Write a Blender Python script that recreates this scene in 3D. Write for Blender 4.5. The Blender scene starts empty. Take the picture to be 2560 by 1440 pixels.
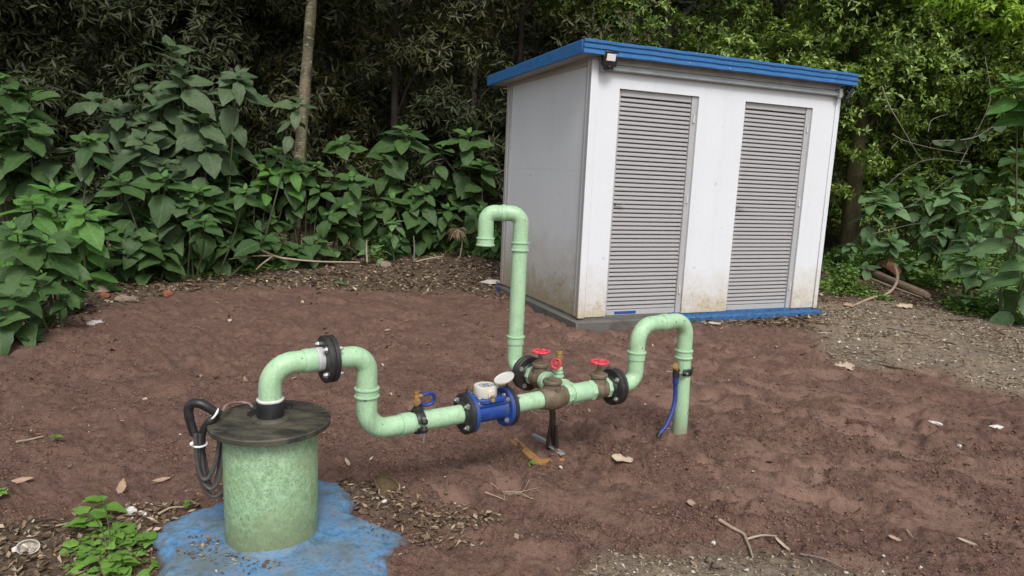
import bpy, bmesh, math, random
import numpy as np
from mathutils import Vector, Matrix

# ------------------------------------------------------------------ camera, world, sun, exposure
SC = bpy.context.scene
COL = SC.collection
F_PX, PITCH, ROLL, CAM_H = 1710.34, 0.1648, 0.0434, 1.5
cp, sp, cr, sr = math.cos(PITCH), math.sin(PITCH), math.cos(ROLL), math.sin(ROLL)
FWD = Vector((0, cp, -sp)); UP0 = Vector((0, sp, cp)); RT0 = Vector((1, 0, 0))
RT = cr * RT0 + sr * UP0
UP = -sr * RT0 + cr * UP0
EYE = Vector((0, 0, CAM_H))
cam_data = bpy.data.cameras.new('camera')
cam = bpy.data.objects.new('camera', cam_data)
COL.objects.link(cam)
cam.matrix_world = Matrix(((RT.x, UP.x, -FWD.x, EYE.x), (RT.y, UP.y, -FWD.y, EYE.y), (RT.z, UP.z, -FWD.z, EYE.z), (0, 0, 0, 1)))
cam_data.sensor_fit = 'HORIZONTAL'
cam_data.sensor_width = 36.0
cam_data.lens = F_PX / 2560 * 36.0
cam_data.clip_start = 0.05
cam_data.clip_end = 500
SC.camera = cam

SUN_EL, SUN_AZ = 50.0, 166.0          # azimuth clockwise from +Y: behind the camera
W_ = bpy.data.worlds.new('World'); SC.world = W_; W_.use_nodes = True
wn = W_.node_tree.nodes; wl = W_.node_tree.links
wn.clear()
w_out = wn.new('ShaderNodeOutputWorld'); w_bg = wn.new('ShaderNodeBackground')
w_sky = wn.new('ShaderNodeTexSky'); w_hs = wn.new('ShaderNodeHueSaturation')
w_sky.sky_type = 'NISHITA'; w_sky.sun_disc = False
w_sky.sun_elevation = math.radians(SUN_EL); w_sky.sun_rotation = math.radians(SUN_AZ)
w_sky.dust_density = 3.0; w_sky.air_density = 1.0; w_sky.ozone_density = 1.0
w_hs.inputs['Saturation'].default_value = 0.32       # overcast: a nearly white sky
w_bg.inputs['Strength'].default_value = 0.125
wl.new(w_sky.outputs[0], w_hs.inputs['Color']); wl.new(w_hs.outputs[0], w_bg.inputs[0]); wl.new(w_bg.outputs[0], w_out.inputs[0])

sun_d = bpy.data.lights.new('sun', 'SUN'); sun = bpy.data.objects.new('sun', sun_d); COL.objects.link(sun)
sun_d.energy = 1.5; sun_d.angle = math.radians(20); sun_d.color = (1.0, 0.98, 0.955)
_e, _a = math.radians(SUN_EL), math.radians(SUN_AZ)
sdir = Vector((math.sin(_a) * math.cos(_e), math.cos(_a) * math.cos(_e), math.sin(_e)))
sun.rotation_euler = (-sdir).to_track_quat('-Z', 'Y').to_euler()

SC.view_settings.view_transform = 'Standard'
SC.view_settings.look = 'None'
SC.view_settings.exposure = 0.50
SC.view_settings.gamma = 1.0
SC.view_settings.use_curve_mapping = False
SC.render.engine = 'CYCLES'
SC.cycles.max_bounces = 6
SC.cycles.diffuse_bounces = 3
SC.cycles.glossy_bounces = 2
SC.cycles.transmission_bounces = 3
SC.cycles.transparent_max_bounces = 4
SC.cycles.use_denoising = True

RNG = random.Random(7)
NR = np.random.default_rng(11)

# ------------------------------------------------------------------ geometry helpers
def smooth(a, b, x):
    t = np.clip((np.asarray(x, float) - a) / (b - a), 0, 1)
    return t * t * (3 - 2 * t)

def gz(x, y):
    """height of the ground"""
    return 0.10 * smooth(4.4, 6.3, y) + 0.22 * smooth(7.2, 11.0, y)

def ray(px, py):
    return FWD + RT * ((px - 1280) / F_PX) - UP * ((py - 720) / F_PX)

def at(px, py, Y):
    d = ray(px, py)
    return EYE + d * (Y / d.y)

def gnd(px, py, dz=0.0):
    d = ray(px, py); z = 0.0
    for _ in range(12):
        P = EYE + d * ((z - CAM_H) / d.z)
        z = 0.6 * z + 0.4 * float(gz(P.x, P.y))
    P.z = z + dz
    return P

def _hash(ix, iy, seed):
    h = (ix.astype(np.int64) * 374761393 + iy.astype(np.int64) * 668265263 + seed * 2147483647) & 0xFFFFFFFF
    h = ((h ^ (h >> 13)) * 1274126177) & 0xFFFFFFFF
    h = h ^ (h >> 16)
    return (h & 0xFFFF) / 65535.0

def vnoise(x, y, seed=0):
    ix = np.floor(x); iy = np.floor(y); fx = x - ix; fy = y - iy
    fx = fx * fx * fx * (fx * (fx * 6 - 15) + 10); fy = fy * fy * fy * (fy * (fy * 6 - 15) + 10)
    a = _hash(ix, iy, seed); b = _hash(ix + 1, iy, seed); c = _hash(ix, iy + 1, seed); d = _hash(ix + 1, iy + 1, seed)
    return (a * (1 - fx) + b * fx) * (1 - fy) + (c * (1 - fx) + d * fx) * fy

def fbm(x, y, scale, octv=4, seed=0, gain=0.5):
    s = 0; amp = 1; tot = 0; f = scale
    for k in range(octv):
        ca, sa = math.cos(0.6 * k + seed), math.sin(0.6 * k + seed)
        s = s + amp * vnoise((x * ca - y * sa) * f, (x * sa + y * ca) * f, seed + k * 17)
        tot += amp; amp *= gain; f *= 2.03
    return s / tot

def sdf(poly, x, y):
    """signed distance to a polygon, negative inside"""
    P = np.array(poly, float); d = np.full(x.shape, 1e9); inside = np.zeros(x.shape, bool)
    n = len(P)
    for i in range(n):
        ax, ay = P[i]; bx, by = P[(i + 1) % n]
        ex, ey = bx - ax, by - ay
        t = np.clip(((x - ax) * ex + (y - ay) * ey) / (ex * ex + ey * ey + 1e-12), 0, 1)
        d = np.minimum(d, np.hypot(x - ax - t * ex, y - ay - t * ey))
        cond = ((ay > y) != (by > y)) & (x < (bx - ax) * (y - ay) / (by - ay + 1e-12) + ax)
        inside ^= cond
    return np.where(inside, -d, d)

def frame(axis, hint=None):
    w = Vector(axis).normalized()
    h = Vector(hint) if hint is not None else (Vector((0, 0, 1)) if abs(w.z) < 0.9 else Vector((0, 1, 0)))
    u = (h - w * h.dot(w)).normalized()
    return u, w.cross(u), w          # u ~ hint, v, w = axis

class MB:
    def __init__(self): self.v = []; self.f = []
    def quadstrip(self, rings, closed_ring=True, closed_path=False, cap=(True, True)):
        b = len(self.v); n = len(rings[0]); m = len(rings)
        for r in rings: self.v.extend(r)
        for i in range(m - (0 if closed_path else 1)):
            j = (i + 1) % m
            for k in range(n if closed_ring else n - 1):
                l = (k + 1) % n
                self.f.append((b + i * n + k, b + i * n + l, b + j * n + l, b + j * n + k))
        if closed_ring and not closed_path:
            if cap[0]: self.f.append(tuple(b + k for k in range(n))[::-1])
            if cap[1]: self.f.append(tuple(b + (m - 1) * n + k for k in range(n)))
        return self
    def lathe(self, prof, org, axis, n=28, mod=None, hint=None, cap=(True, True)):
        """prof: (height along axis, radius)"""
        u, v, w = frame(axis, hint); org = Vector(org); rings = []
        for h, r in prof:
            ring = []
            for k in range(n):
                a = 2 * math.pi * k / n; rr = r * (mod(a) if mod else 1.0)
                ring.append(org + w * h + (u * math.cos(a) + v * math.sin(a)) * rr)
            rings.append(ring)
        return self.quadstrip(rings, cap=cap)
    def tube(self, path, r, n=14, closed=False, cap=(True, True)):
        P = [Vector(p) for p in path]; m = len(P); rings = []
        T = []
        for i in range(m):
            if closed: t = P[(i + 1) % m] - P[i - 1]
            else: t = P[min(i + 1, m - 1)] - P[max(i - 1, 0)]
            T.append(t.normalized())
        u, v, w = frame(T[0])
        for i in range(m):
            if i:
                q = T[i - 1].rotation_difference(T[i]); u = q @ u
            u = (u - T[i] * u.dot(T[i])).normalized(); v = T[i].cross(u)
            rr = r[i] if hasattr(r, '__len__') else r
            rings.append([P[i] + (u * math.cos(2 * math.pi * k / n) + v * math.sin(2 * math.pi * k / n)) * rr for k in range(n)])
        return self.quadstrip(rings, closed_path=closed, cap=cap)
    def box(self, org, ax, lo, hi):
        """ax: three axis vectors; lo/hi: limits along them"""
        b = len(self.v); o = Vector(org); A = [Vector(a) for a in ax]
        for i in (0, 1):
            for j in (0, 1):
                for k in (0, 1):
                    self.v.append(o + A[0] * (hi[0] if i else lo[0]) + A[1] * (hi[1] if j else lo[1]) + A[2] * (hi[2] if k else lo[2]))
        for q in ((0, 1, 3, 2), (4, 6, 7, 5), (0, 4, 5, 1), (2, 3, 7, 6), (0, 2, 6, 4), (1, 5, 7, 3)):
            self.f.append(tuple(b + i for i in q))
        return self
    def extrude(self, poly, vec):
        b = len(self.v); n = len(poly); V = Vector(vec)
        self.v.extend(Vector(p) for p in poly); self.v.extend(Vector(p) + V for p in poly)
        for k in range(n):
            l = (k + 1) % n; self.f.append((b + k, b + l, b + n + l, b + n + k))
        self.f.append(tuple(b + k for k in range(n))[::-1]); self.f.append(tuple(b + n + k for k in range(n)))
        return self
    def build(self, name, mat, parent=None, angle=38, bevel=0.0, wire=None):
        off = root_loc(parent)
        me = bpy.data.meshes.new(name)
        me.from_pydata([tuple(Vector(p) - off) for p in self.v], [], self.f)
        bm = bmesh.new(); bm.from_mesh(me)
        bmesh.ops.recalc_face_normals(bm, faces=bm.faces)
        if bevel:
            ed = [e for e in bm.edges if len(e.link_faces) == 2 and e.calc_face_angle(0) > 0.7]
            bmesh.ops.bevel(bm, geom=ed, offset=bevel, segments=1, affect='EDGES', clamp_overlap=True)
        bm.to_mesh(me); bm.free()
        if angle:
            me.polygons.foreach_set('use_smooth', [True] * len(me.polygons))
            me.set_sharp_from_angle(angle=math.radians(angle))
        me.materials.append(mat)
        o = bpy.data.objects.new(name, me); COL.objects.link(o)
        if parent is not None: o.parent = parent
        return o

def root_loc(o):
    p = Vector((0, 0, 0))
    while o is not None:
        p += o.location; o = o.parent
    return p

def np_mesh(name, V, Fq, mat, parent=None, smooth_=False, tri=False):
    """fast mesh from numpy arrays (quads or triangles)"""
    V = np.asarray(V, np.float32).reshape(-1, 3)
    if parent is not None: V = V - np.array(root_loc(parent), np.float32)
    Fq = np.asarray(Fq, np.int32); n = Fq.shape[1]
    me = bpy.data.meshes.new(name)
    me.vertices.add(len(V)); me.vertices.foreach_set('co', V.ravel())
    me.loops.add(Fq.size); me.loops.foreach_set('vertex_index', Fq.ravel())
    me.polygons.add(len(Fq)); me.polygons.foreach_set('loop_start', np.arange(0, Fq.size, n, dtype=np.int32))
    if smooth_: me.polygons.foreach_set('use_smooth', np.ones(len(Fq), bool))
    me.update(calc_edges=True)
    me.materials.append(mat)
    o = bpy.data.objects.new(name, me); COL.objects.link(o)
    if parent is not None: o.parent = parent
    return o

def tag(o, label=None, cat=None, group=None, kind=None):
    if label: o['label'] = label
    if cat: o['category'] = cat
    if group: o['group'] = group
    if kind: o['kind'] = kind
    return o

def thing(name, label, cat, loc, group=None):
    o = bpy.data.objects.new(name, None); COL.objects.link(o)
    o.location = Vector(loc); o.empty_display_size = 0.1
    return tag(o, label, cat, group)

def fillet(pts, rad, seg=9):
    """polyline with rounded corners"""
    P = [Vector(p) for p in pts]; out = [P[0]]
    for i in range(1, len(P) - 1):
        a = (P[i - 1] - P[i]); b = (P[i + 1] - P[i])
        r = rad[i - 1] if hasattr(rad, '__len__') else rad
        ang = a.angle(b); d = min(r / math.tan(ang / 2), a.length * .499, b.length * .499)
        r = d * math.tan(ang / 2)
        s = P[i] + a.normalized() * d; e = P[i] + b.normalized() * d
        c = P[i] + (a.normalized() + b.normalized()).normalized() * (r / math.sin(ang / 2))
        v0 = s - c; v1 = e - c; ax = v0.cross(v1).normalized(); tot = v0.angle(v1)
        for k in range(seg + 1):
            out.append(c + Matrix.Rotation(tot * k / seg, 3, ax) @ v0)
    out.append(P[-1])
    res = [out[0]]
    for p in out[1:]:
        if (p - res[-1]).length > 1e-5: res.append(p)
    return res

def spline(pts, n=8):
    """Catmull-Rom through points"""
    P = [Vector(p) for p in pts]; P = [2 * P[0] - P[1]] + P + [2 * P[-1] - P[-2]]; out = []
    for i in range(1, len(P) - 2):
        for k in range(n):
            t = k / n; a, b, c, d = P[i - 1], P[i], P[i + 1], P[i + 2]
            out.append(0.5 * ((2 * b) + (c - a) * t + (2 * a - 5 * b + 4 * c - d) * t * t + (3 * b - a - 3 * c + d) * t ** 3))
    out.append(P[-2]); return out

# ------------------------------------------------------------------ materials
class NT:
    def __init__(self, name):
        self.m = bpy.data.materials.new(name); self.m.use_nodes = True
        self.t = self.m.node_tree; self.n = self.t.nodes
        self.bsdf = self.n['Principled BSDF']; self.out = self.n['Material Output']
        self.tc = self.n.new('ShaderNodeTexCoord')
    def link(self, a, b): self.t.links.new(a, b)
    def noise(self, scale, detail=4, rough=0.55, vec=None, dist=0.0, stretch=None):
        x = self.n.new('ShaderNodeTexNoise'); x.inputs['Scale'].default_value = scale
        x.inputs['Detail'].default_value = detail; x.inputs['Roughness'].default_value = rough; x.inputs['Distortion'].default_value = dist
        src = vec if vec is not None else self.tc.outputs['Object']
        if stretch:
            mp = self.n.new('ShaderNodeMapping'); mp.inputs['Scale'].default_value = stretch; self.link(src, mp.inputs[0]); src = mp.outputs[0]
        self.link(src, x.inputs['Vector']); return x.outputs['Fac']
    def ramp(self, fac, stops):
        r = self.n.new('ShaderNodeValToRGB'); e = r.color_ramp.elements
        while len(e) < len(stops): e.new(0.5)
        for i, (p, c) in enumerate(stops):
            e[i].position = p; e[i].color = (*c, 1) if hasattr(c, '__len__') else (c, c, c, 1)
        self.link(fac, r.inputs[0]); return r.outputs[0]
    def mix(self, fac, a, b):
        x = self.n.new('ShaderNodeMix'); x.data_type = 'RGBA'
        for s, val in ((x.inputs[0], fac), (x.inputs[6], a), (x.inputs[7], b)):
            if hasattr(val, 'is_linked'): self.link(val, s)
            elif hasattr(val, '__len__'): s.default_value = (*val, 1)
            else: s.default_value = val
        return x.outputs[2]
    def math(self, op, a, b=0.0):
        x = self.n.new('ShaderNodeMath'); x.operation = op
        for s, val in ((x.inputs[0], a), (x.inputs[1], b)):
            if hasattr(val, 'is_linked'): self.link(val, s)
            else: s.default_value = val
        return x.outputs[0]
    def attr(self, name):
        x = self.n.new('ShaderNodeAttribute'); x.attribute_name = name; return x.outputs['Fac']
    def bump(self, h, strength=0.3, dist=0.01):
        b = self.n.new('ShaderNodeBump'); b.inputs['Strength'].default_value = strength; b.inputs['Distance'].default_value = dist
        self.link(h, b.inputs['Height']); self.link(b.outputs[0], self.bsdf.inputs['Normal'])
    def set(self, col=None, rough=None, metal=None, spec=None):
        for k, v in (('Base Color', col), ('Roughness', rough), ('Metallic', metal), ('Specular IOR Level', spec)):
            if v is None: continue
            s = self.bsdf.inputs[k]
            if hasattr(v, 'is_linked'): self.link(v, s)
            elif hasattr(v, '__len__'): s.default_value = (*v, 1)
            else: s.default_value = v
        return self

def paint(name, col, rough=0.4, dirt=(0.12, 0.10, 0.06), dirt_amt=0.35, scale=14, var=0.12, bump=0.12, metal=0.0, spots=None, stretch=None, mud=False):
    t = NT(name)
    n1 = t.noise(scale, 6, 0.65, stretch=stretch); n2 = t.noise(scale * 7, 3)
    lo = tuple(c * (1 - var) for c in col); hi = tuple(min(1, c * (1 + var)) for c in col)
    c = t.mix(t.ramp(n2, [(0.3, 0.0), (0.7, 1.0)]), lo, hi)
    d = t.math('MULTIPLY', t.ramp(n1, [(0.47, 0.0), (0.72, 1.0)]), dirt_amt)
    c = t.mix(d, c, dirt)
    if spots:
        n3 = t.noise(spots[0], 2, 0.5)
        c = t.mix(t.math('MULTIPLY', t.ramp(n3, [(spots[1], 0.0), (spots[1] + 0.03, 1.0)]), 0.85), c, spots[2])
    if mud:
        sx = t.n.new('ShaderNodeSeparateXYZ'); t.link(t.tc.outputs['Object'], sx.inputs[0])
        hz = t.math('ADD', sx.outputs['Z'], t.math('MULTIPLY', t.noise(22, 5, 0.7), 0.16))
        c = t.mix(t.math('MULTIPLY', t.ramp(hz, [(0.10, 1.0), (0.26, 0.0)]), 0.65), c, (0.17, 0.12, 0.085))
        run = t.noise(30, 4, 0.6, stretch=(1, 1, 0.12))
        c = t.mix(t.math('MULTIPLY', t.ramp(run, [(0.52, 0.0), (0.68, 1.0)]), 0.35), c, tuple(v * .55 for v in col))
    t.set(c, t.ramp(n1, [(0.3, max(0.05, rough - 0.08)), (0.75, min(1, rough + 0.22))]), metal)
    if bump: t.bump(n2, bump, 0.004)
    return t.m

M = {}
M['pipe'] = paint('pale_green_paint', (0.37, 0.565, 0.345), 0.40, (0.22, 0.33, 0.18), 0.45, 11, 0.10, 0.22, spots=(34, 0.70, (0.05, 0.12, 0.08)), mud=True)
M['coupling'] = paint('pale_green_fitting', (0.36, 0.555, 0.35), 0.36, (0.17, 0.28, 0.16), 0.4, 14, 0.08, 0.08)
M['black_iron'] = paint('black_coated_iron', (0.022, 0.021, 0.021), 0.42, (0.06, 0.048, 0.04), 0.5, 16, 0.2, 0.15)
M['zinc'] = paint('zinc_plated_steel', (0.55, 0.55, 0.53), 0.32, (0.25, 0.2, 0.15), 0.4, 60, 0.1, 0.05, metal=0.85)
M['grey_thread'] = paint('grey_galvanised_nipple', (0.42, 0.43, 0.43), 0.5, (0.6, 0.62, 0.6), 0.5, 30, 0.1, 0.2)
M['blue_iron'] = paint('blue_enamel_cast_iron', (0.011, 0.058, 0.27), 0.42, (0.09, 0.075, 0.075), 0.6, 12, 0.15, 0.25)
M['cream'] = paint('cream_plastic', (0.62, 0.58, 0.49), 0.4, (0.35, 0.28, 0.2), 0.35, 22, 0.05, 0.03)
M['white_plastic'] = paint('white_plastic', (0.60, 0.585, 0.55), 0.38, (0.5, 0.46, 0.4), 0.25, 24, 0.03, 0.02)
M['dial'] = paint('dial_face', (0.6, 0.62, 0.64), 0.2, (0.3, 0.32, 0.36), 0.4, 40, 0.05, 0.0)
M['dial_dark'] = paint('dial_print', (0.05, 0.06, 0.09), 0.3, (0.1, 0.1, 0.12), 0.3, 60, 0.05, 0.0)
M['bronze'] = paint('aged_bronze', (0.14, 0.105, 0.068), 0.55, (0.24, 0.19, 0.13), 0.6, 18, 0.22, 0.35, metal=0.15)
M['brass'] = paint('brass', (0.52, 0.33, 0.12), 0.36, (0.25, 0.16, 0.07), 0.45, 50, 0.12, 0.05, metal=0.7)
M['red'] = paint('red_painted_handwheel', (0.62, 0.045, 0.075), 0.38, (0.35, 0.03, 0.04), 0.4, 40, 0.12, 0.06)
M['black_plastic'] = paint('black_plastic', (0.016, 0.016, 0.017), 0.38, (0.05, 0.045, 0.04), 0.4, 24, 0.15, 0.05)
M['rubber'] = paint('black_rubber_cable', (0.068, 0.064, 0.061), 0.5, (0.11, 0.10, 0.09), 0.55, 22, 0.2, 0.1)
M['tie'] = paint('white_cable_tie', (0.78, 0.78, 0.76), 0.4, (0.5, 0.48, 0.44), 0.2, 30, 0.02, 0.0)
M['blue_hose'] = paint('blue_hose', (0.018, 0.04, 0.22), 0.4, (0.04, 0.05, 0.12), 0.4, 20, 0.1, 0.05)
M['pink_wire'] = paint('brown_wire', (0.30, 0.20, 0.17), 0.5, (0.15, 0.1, 0.08), 0.4, 40, 0.1, 0.05)
M['stand'] = paint('dark_steel_stand', (0.035, 0.032, 0.030), 0.55, (0.10, 0.065, 0.045), 0.6, 20, 0.25, 0.2)
M['grey_plate'] = paint('grey_steel_foot', (0.22, 0.22, 0.22), 0.55, (0.12, 0.09, 0.075), 0.5, 30, 0.2, 0.2)
M['ochre'] = paint('ochre_painted_plate', (0.34, 0.17, 0.045), 0.75, (0.13, 0.074, 0.06), 1.0, 26, 0.2, 0.2)
M['floodlight'] = paint('white_floodlight_lens', (0.78, 0.78, 0.76), 0.25, (0.6, 0.6, 0.58), 0.2, 40, 0.03, 0.0)

def casing_mat():
    t = NT('mottled_green_casing')
    n1 = t.noise(40, 7, 0.75, dist=1.0, stretch=(1, 1, 0.8)); n2 = t.noise(3.2, 4, 0.6); n3 = t.noise(95, 3, 0.6, dist=1.5)
    c = t.mix(t.ramp(n1, [(0.36, 0.0), (0.60, 1.0)]), (0.165, 0.27, 0.14), (0.325, 0.49, 0.295))
    c = t.mix(t.math('MULTIPLY', t.ramp(n3, [(0.51, 0.0), (0.66, 1.0)]), 0.65), c, (0.070, 0.112, 0.055))
    c = t.mix(t.math('MULTIPLY', t.ramp(n2, [(0.44, 0.0), (0.62, 1.0)]), 0.6), c, (0.19, 0.235, 0.115))
    # splash dirt and moss near the foot
    sx = t.n.new('ShaderNodeSeparateXYZ'); t.link(t.tc.outputs['Object'], sx.inputs[0])
    hz = t.math('ADD', sx.outputs['Z'], t.math('MULTIPLY', t.noise(16, 5, 0.7), 0.22))
    c = t.mix(t.math('MULTIPLY', t.ramp(hz, [(0.12, 1.0), (0.26, 0.0)]), 0.6), c, (0.13, 0.13, 0.07))
    t.set(c, 0.5); t.bump(n1, 0.12, 0.006); return t.m
M['casing'] = casing_mat()

def lid_mat():
    t = NT('dirty_black_lid')
    n1 = t.noise(7, 6, 0.65, stretch=(1, 2.2, 1)); n2 = t.noise(48, 4)
    c = t.mix(t.ramp(n1, [(0.4, 0.0), (0.62, 1.0)]), (0.024, 0.023, 0.021), (0.085, 0.077, 0.052))
    c = t.mix(t.math('MULTIPLY', t.ramp(n2, [(0.5, 0.0), (0.75, 1.0)]), 0.4), c, (0.12, 0.095, 0.065))
    t.set(c, t.ramp(n1, [(0.35, 0.42), (0.7, 0.78)])); t.bump(n2, 0.15, 0.004); return t.m
M['lid'] = lid_mat()

def pad_mat():
    t = NT('worn_blue_painted_concrete')
    n1 = t.noise(3.4, 6, 0.62); n2 = t.noise(14, 7, 0.7); n3 = t.noise(60, 4, 0.65)
    c = t.mix(t.ramp(n1, [(0.36, 0.0), (0.62, 1.0)]), (0.115, 0.19, 0.26), (0.085, 0.262, 0.50))
    c = t.mix(t.math('MULTIPLY', t.ramp(n2, [(0.45, 0.0), (0.62, 1.0)]), 0.65), c, (0.17, 0.20, 0.22))
    c = t.mix(t.math('MULTIPLY', t.ramp(n2, [(0.33, 1.0), (0.47, 0.0)]), 0.7), c, (0.05, 0.075, 0.085))
    n6 = t.noise(5.5, 6, 0.72, dist=0.8)
    c = t.mix(t.math('MULTIPLY', t.ramp(n6, [(0.50, 0.0), (0.64, 1.0)]), 0.7), c, (0.115, 0.135, 0.125))
    c = t.mix(t.math('MULTIPLY', t.ramp(n6, [(0.30, 1.0), (0.40, 0.0)]), 0.6), c, (0.085, 0.10, 0.10))
    c = t.mix(t.math('MULTIPLY', t.ramp(n3, [(0.52, 0.0), (0.66, 1.0)]), 0.6), c, (0.095, 0.08, 0.06))
    rim = t.attr('rim')
    rr = t.math('ADD', rim, t.math('MULTIPLY', t.math('SUBTRACT', n2, 0.5), 0.8))
    c = t.mix(t.ramp(rr, [(0.80, 0.0), (1.08, 0.9)]), c, (0.085, 0.055, 0.042))
    t.set(c, t.ramp(n2, [(0.3, 0.5), (0.7, 0.85)])); t.bump(n2, 0.35, 0.012); return t.m
M['pad'] = pad_mat()

def ground_mat():
    t = NT('red_brown_soil_and_litter')
    pos = t.tc.outputs['Object']
    lit, gra, com = t.attr('litter'), t.attr('gravel'), t.attr('compact')
    n1 = t.noise(2.2, 5, 0.6); n2 = t.noise(22, 6, 0.7); n3 = t.noise(95, 4, 0.65); n4 = t.noise(260, 2)
    soil = t.mix(t.ramp(n2, [(0.32, 0.0), (0.70, 1.0)]), (0.124, 0.070, 0.050), (0.212, 0.125, 0.094))
    soil = t.mix(t.math('MULTIPLY', t.ramp(n3, [(0.36, 1.0), (0.5, 0.0)]), 0.75), soil, (0.048, 0.027, 0.022))  # pits of the grain darkened in colour, painting shade into the relief
    n5 = t.noise(8.5, 6, 0.7, dist=0.6)
    soil = t.mix(t.math('MULTIPLY', t.ramp(n5, [(0.34, 1.0), (0.52, 0.0)]), 0.55), soil, (0.070, 0.041, 0.034))
    soil = t.mix(t.math('MULTIPLY', t.ramp(n1, [(0.42, 0.0), (0.7, 1.0)]), 0.3), soil, (0.10, 0.062, 0.05))
    soil = t.mix(t.math('MULTIPLY', com, 0.85), soil, t.mix(n2, (0.205, 0.124, 0.093), (0.30, 0.19, 0.145)))
    soil = t.mix(t.math('MULTIPLY', t.ramp(n4, [(0.56, 0.0), (0.70, 1.0)]), 0.5), soil, (0.24, 0.155, 0.125))
    litter = t.mix(t.ramp(n2, [(0.35, 0.0), (0.66, 1.0)]), (0.040, 0.027, 0.019), (0.115, 0.075, 0.05))
    vor = t.n.new('ShaderNodeTexVoronoi'); vor.inputs['Scale'].default_value = 46; t.link(pos, vor.inputs['Vector'])
    chip = t.ramp(vor.outputs['Color'], [(0.0, (0.05, 0.035, 0.025)), (0.45, (0.13, 0.092, 0.064)), (0.8, (0.24, 0.18, 0.128)), (1.0, (0.38, 0.31, 0.235))])
    litter = t.mix(0.45, litter, chip)
    grav = t.mix(t.ramp(n2, [(0.35, 0.0), (0.68, 1.0)]), (0.20, 0.15, 0.105), (0.40, 0.315, 0.23))
    grav = t.mix(0.5, grav, chip)
    grav = t.mix(t.math('MULTIPLY', t.ramp(n1, [(0.48, 0.0), (0.62, 1.0)]), 0.35), grav, (0.17, 0.145, 0.12))
    c = t.mix(lit, soil, litter); c = t.mix(gra, c, grav)
    t.set(c, 0.95, spec=0.2)
    h = t.math('ADD', t.math('MULTIPLY', n2, 0.7), t.math('MULTIPLY', n3, 0.5))
    t.bump(h, 1.0, 0.02); return t.m
M['ground'] = ground_mat()

def hill_mat():
    t = NT('dark_forest_floor')
    n = t.noise(3, 6, 0.7)
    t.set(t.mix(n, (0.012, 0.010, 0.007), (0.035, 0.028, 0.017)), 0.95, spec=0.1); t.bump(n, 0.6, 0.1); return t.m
M['hill'] = hill_mat()

def foliage(name, stops, rough=0.45, trans=0.22, tcol=(0.16, 0.26, 0.04), island=True, spec=0.5):
    """leaf material: each leaf takes its own tint"""
    t = NT(name)
    if island:
        g = t.n.new('ShaderNodeNewGeometry'); rnd = g.outputs['Random Per Island']
    else:
        g = t.n.new('ShaderNodeObjectInfo'); rnd = g.outputs['Random']
    c = t.ramp(rnd, stops)
    t.set(c, rough, spec=spec)
    tr = t.n.new('ShaderNodeBsdfTranslucent'); tr.inputs['Color'].default_value = (*tcol, 1)
    ms = t.n.new('ShaderNodeMixShader'); ms.inputs[0].default_value = trans
    t.link(t.bsdf.outputs[0], ms.inputs[1]); t.link(tr.outputs[0], ms.inputs[2]); t.link(ms.outputs[0], t.out.inputs['Surface'])
    return t.m

def big_leaf(name, dark, light, vein, trans=0.16, tcol=(0.10, 0.2, 0.04)):
    """broad leaf with a pale midrib and side veins, tint per leaf"""
    t = NT(name)
    oi = t.n.new('ShaderNodeObjectInfo'); rnd = oi.outputs['Random']
    c = t.mix(rnd, dark, light)
    sx = t.n.new('ShaderNodeSeparateXYZ'); t.link(t.tc.outputs['Object'], sx.inputs[0])
    ax = t.math('ABSOLUTE', sx.outputs['X'])
    rib = t.ramp(ax, [(0.006, 1.0), (0.022, 0.0)])
    ph = t.math('FRACT', t.math('MULTIPLY', t.math('SUBTRACT', sx.outputs['Y'], t.math('MULTIPLY', ax, 0.9)), 8.0))
    side = t.ramp(t.math('ABSOLUTE', t.math('SUBTRACT', ph, 0.5)), [(0.0, 0.55), (0.09, 0.0)])
    c = t.mix(t.math('MULTIPLY', t.math('MAXIMUM', rib, side), 0.55), c, vein)
    va = t.n.new('ShaderNodeVectorMath'); va.operation = 'ADD'
    cmb = t.n.new('ShaderNodeCombineXYZ')
    for k in range(3): t.link(t.math('MULTIPLY', rnd, 31.0 + k * 7), cmb.inputs[k])
    t.link(t.tc.outputs['Object'], va.inputs[0]); t.link(cmb.outputs[0], va.inputs[1])
    n = t.noise(7, 4, 0.6, vec=va.outputs[0]); n2 = t.noise(16, 2, 0.5, vec=va.outputs[0])
    c = t.mix(t.math('MULTIPLY', t.ramp(n, [(0.4, 0.0), (0.7, 1.0)]), 0.4), c, tuple(v * 0.6 for v in dark))
    c = t.mix(t.math('MULTIPLY', t.ramp(n2, [(0.715, 0.0), (0.74, 1.0)]), 0.9), c, (0.012, 0.012, 0.007))
    t.set(c, 0.5, spec=0.24)
    t.bump(t.math('ADD', t.math('MULTIPLY', side, -1.0), n), 0.25, 0.02)
    tr = t.n.new('ShaderNodeBsdfTranslucent'); tr.inputs['Color'].default_value = (*tcol, 1)
    ms = t.n.new('ShaderNodeMixShader'); ms.inputs[0].default_value = trans
    t.link(t.bsdf.outputs[0], ms.inputs[1]); t.link(tr.outputs[0], ms.inputs[2]); t.link(ms.outputs[0], t.out.inputs['Surface'])
    return t.m

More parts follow.
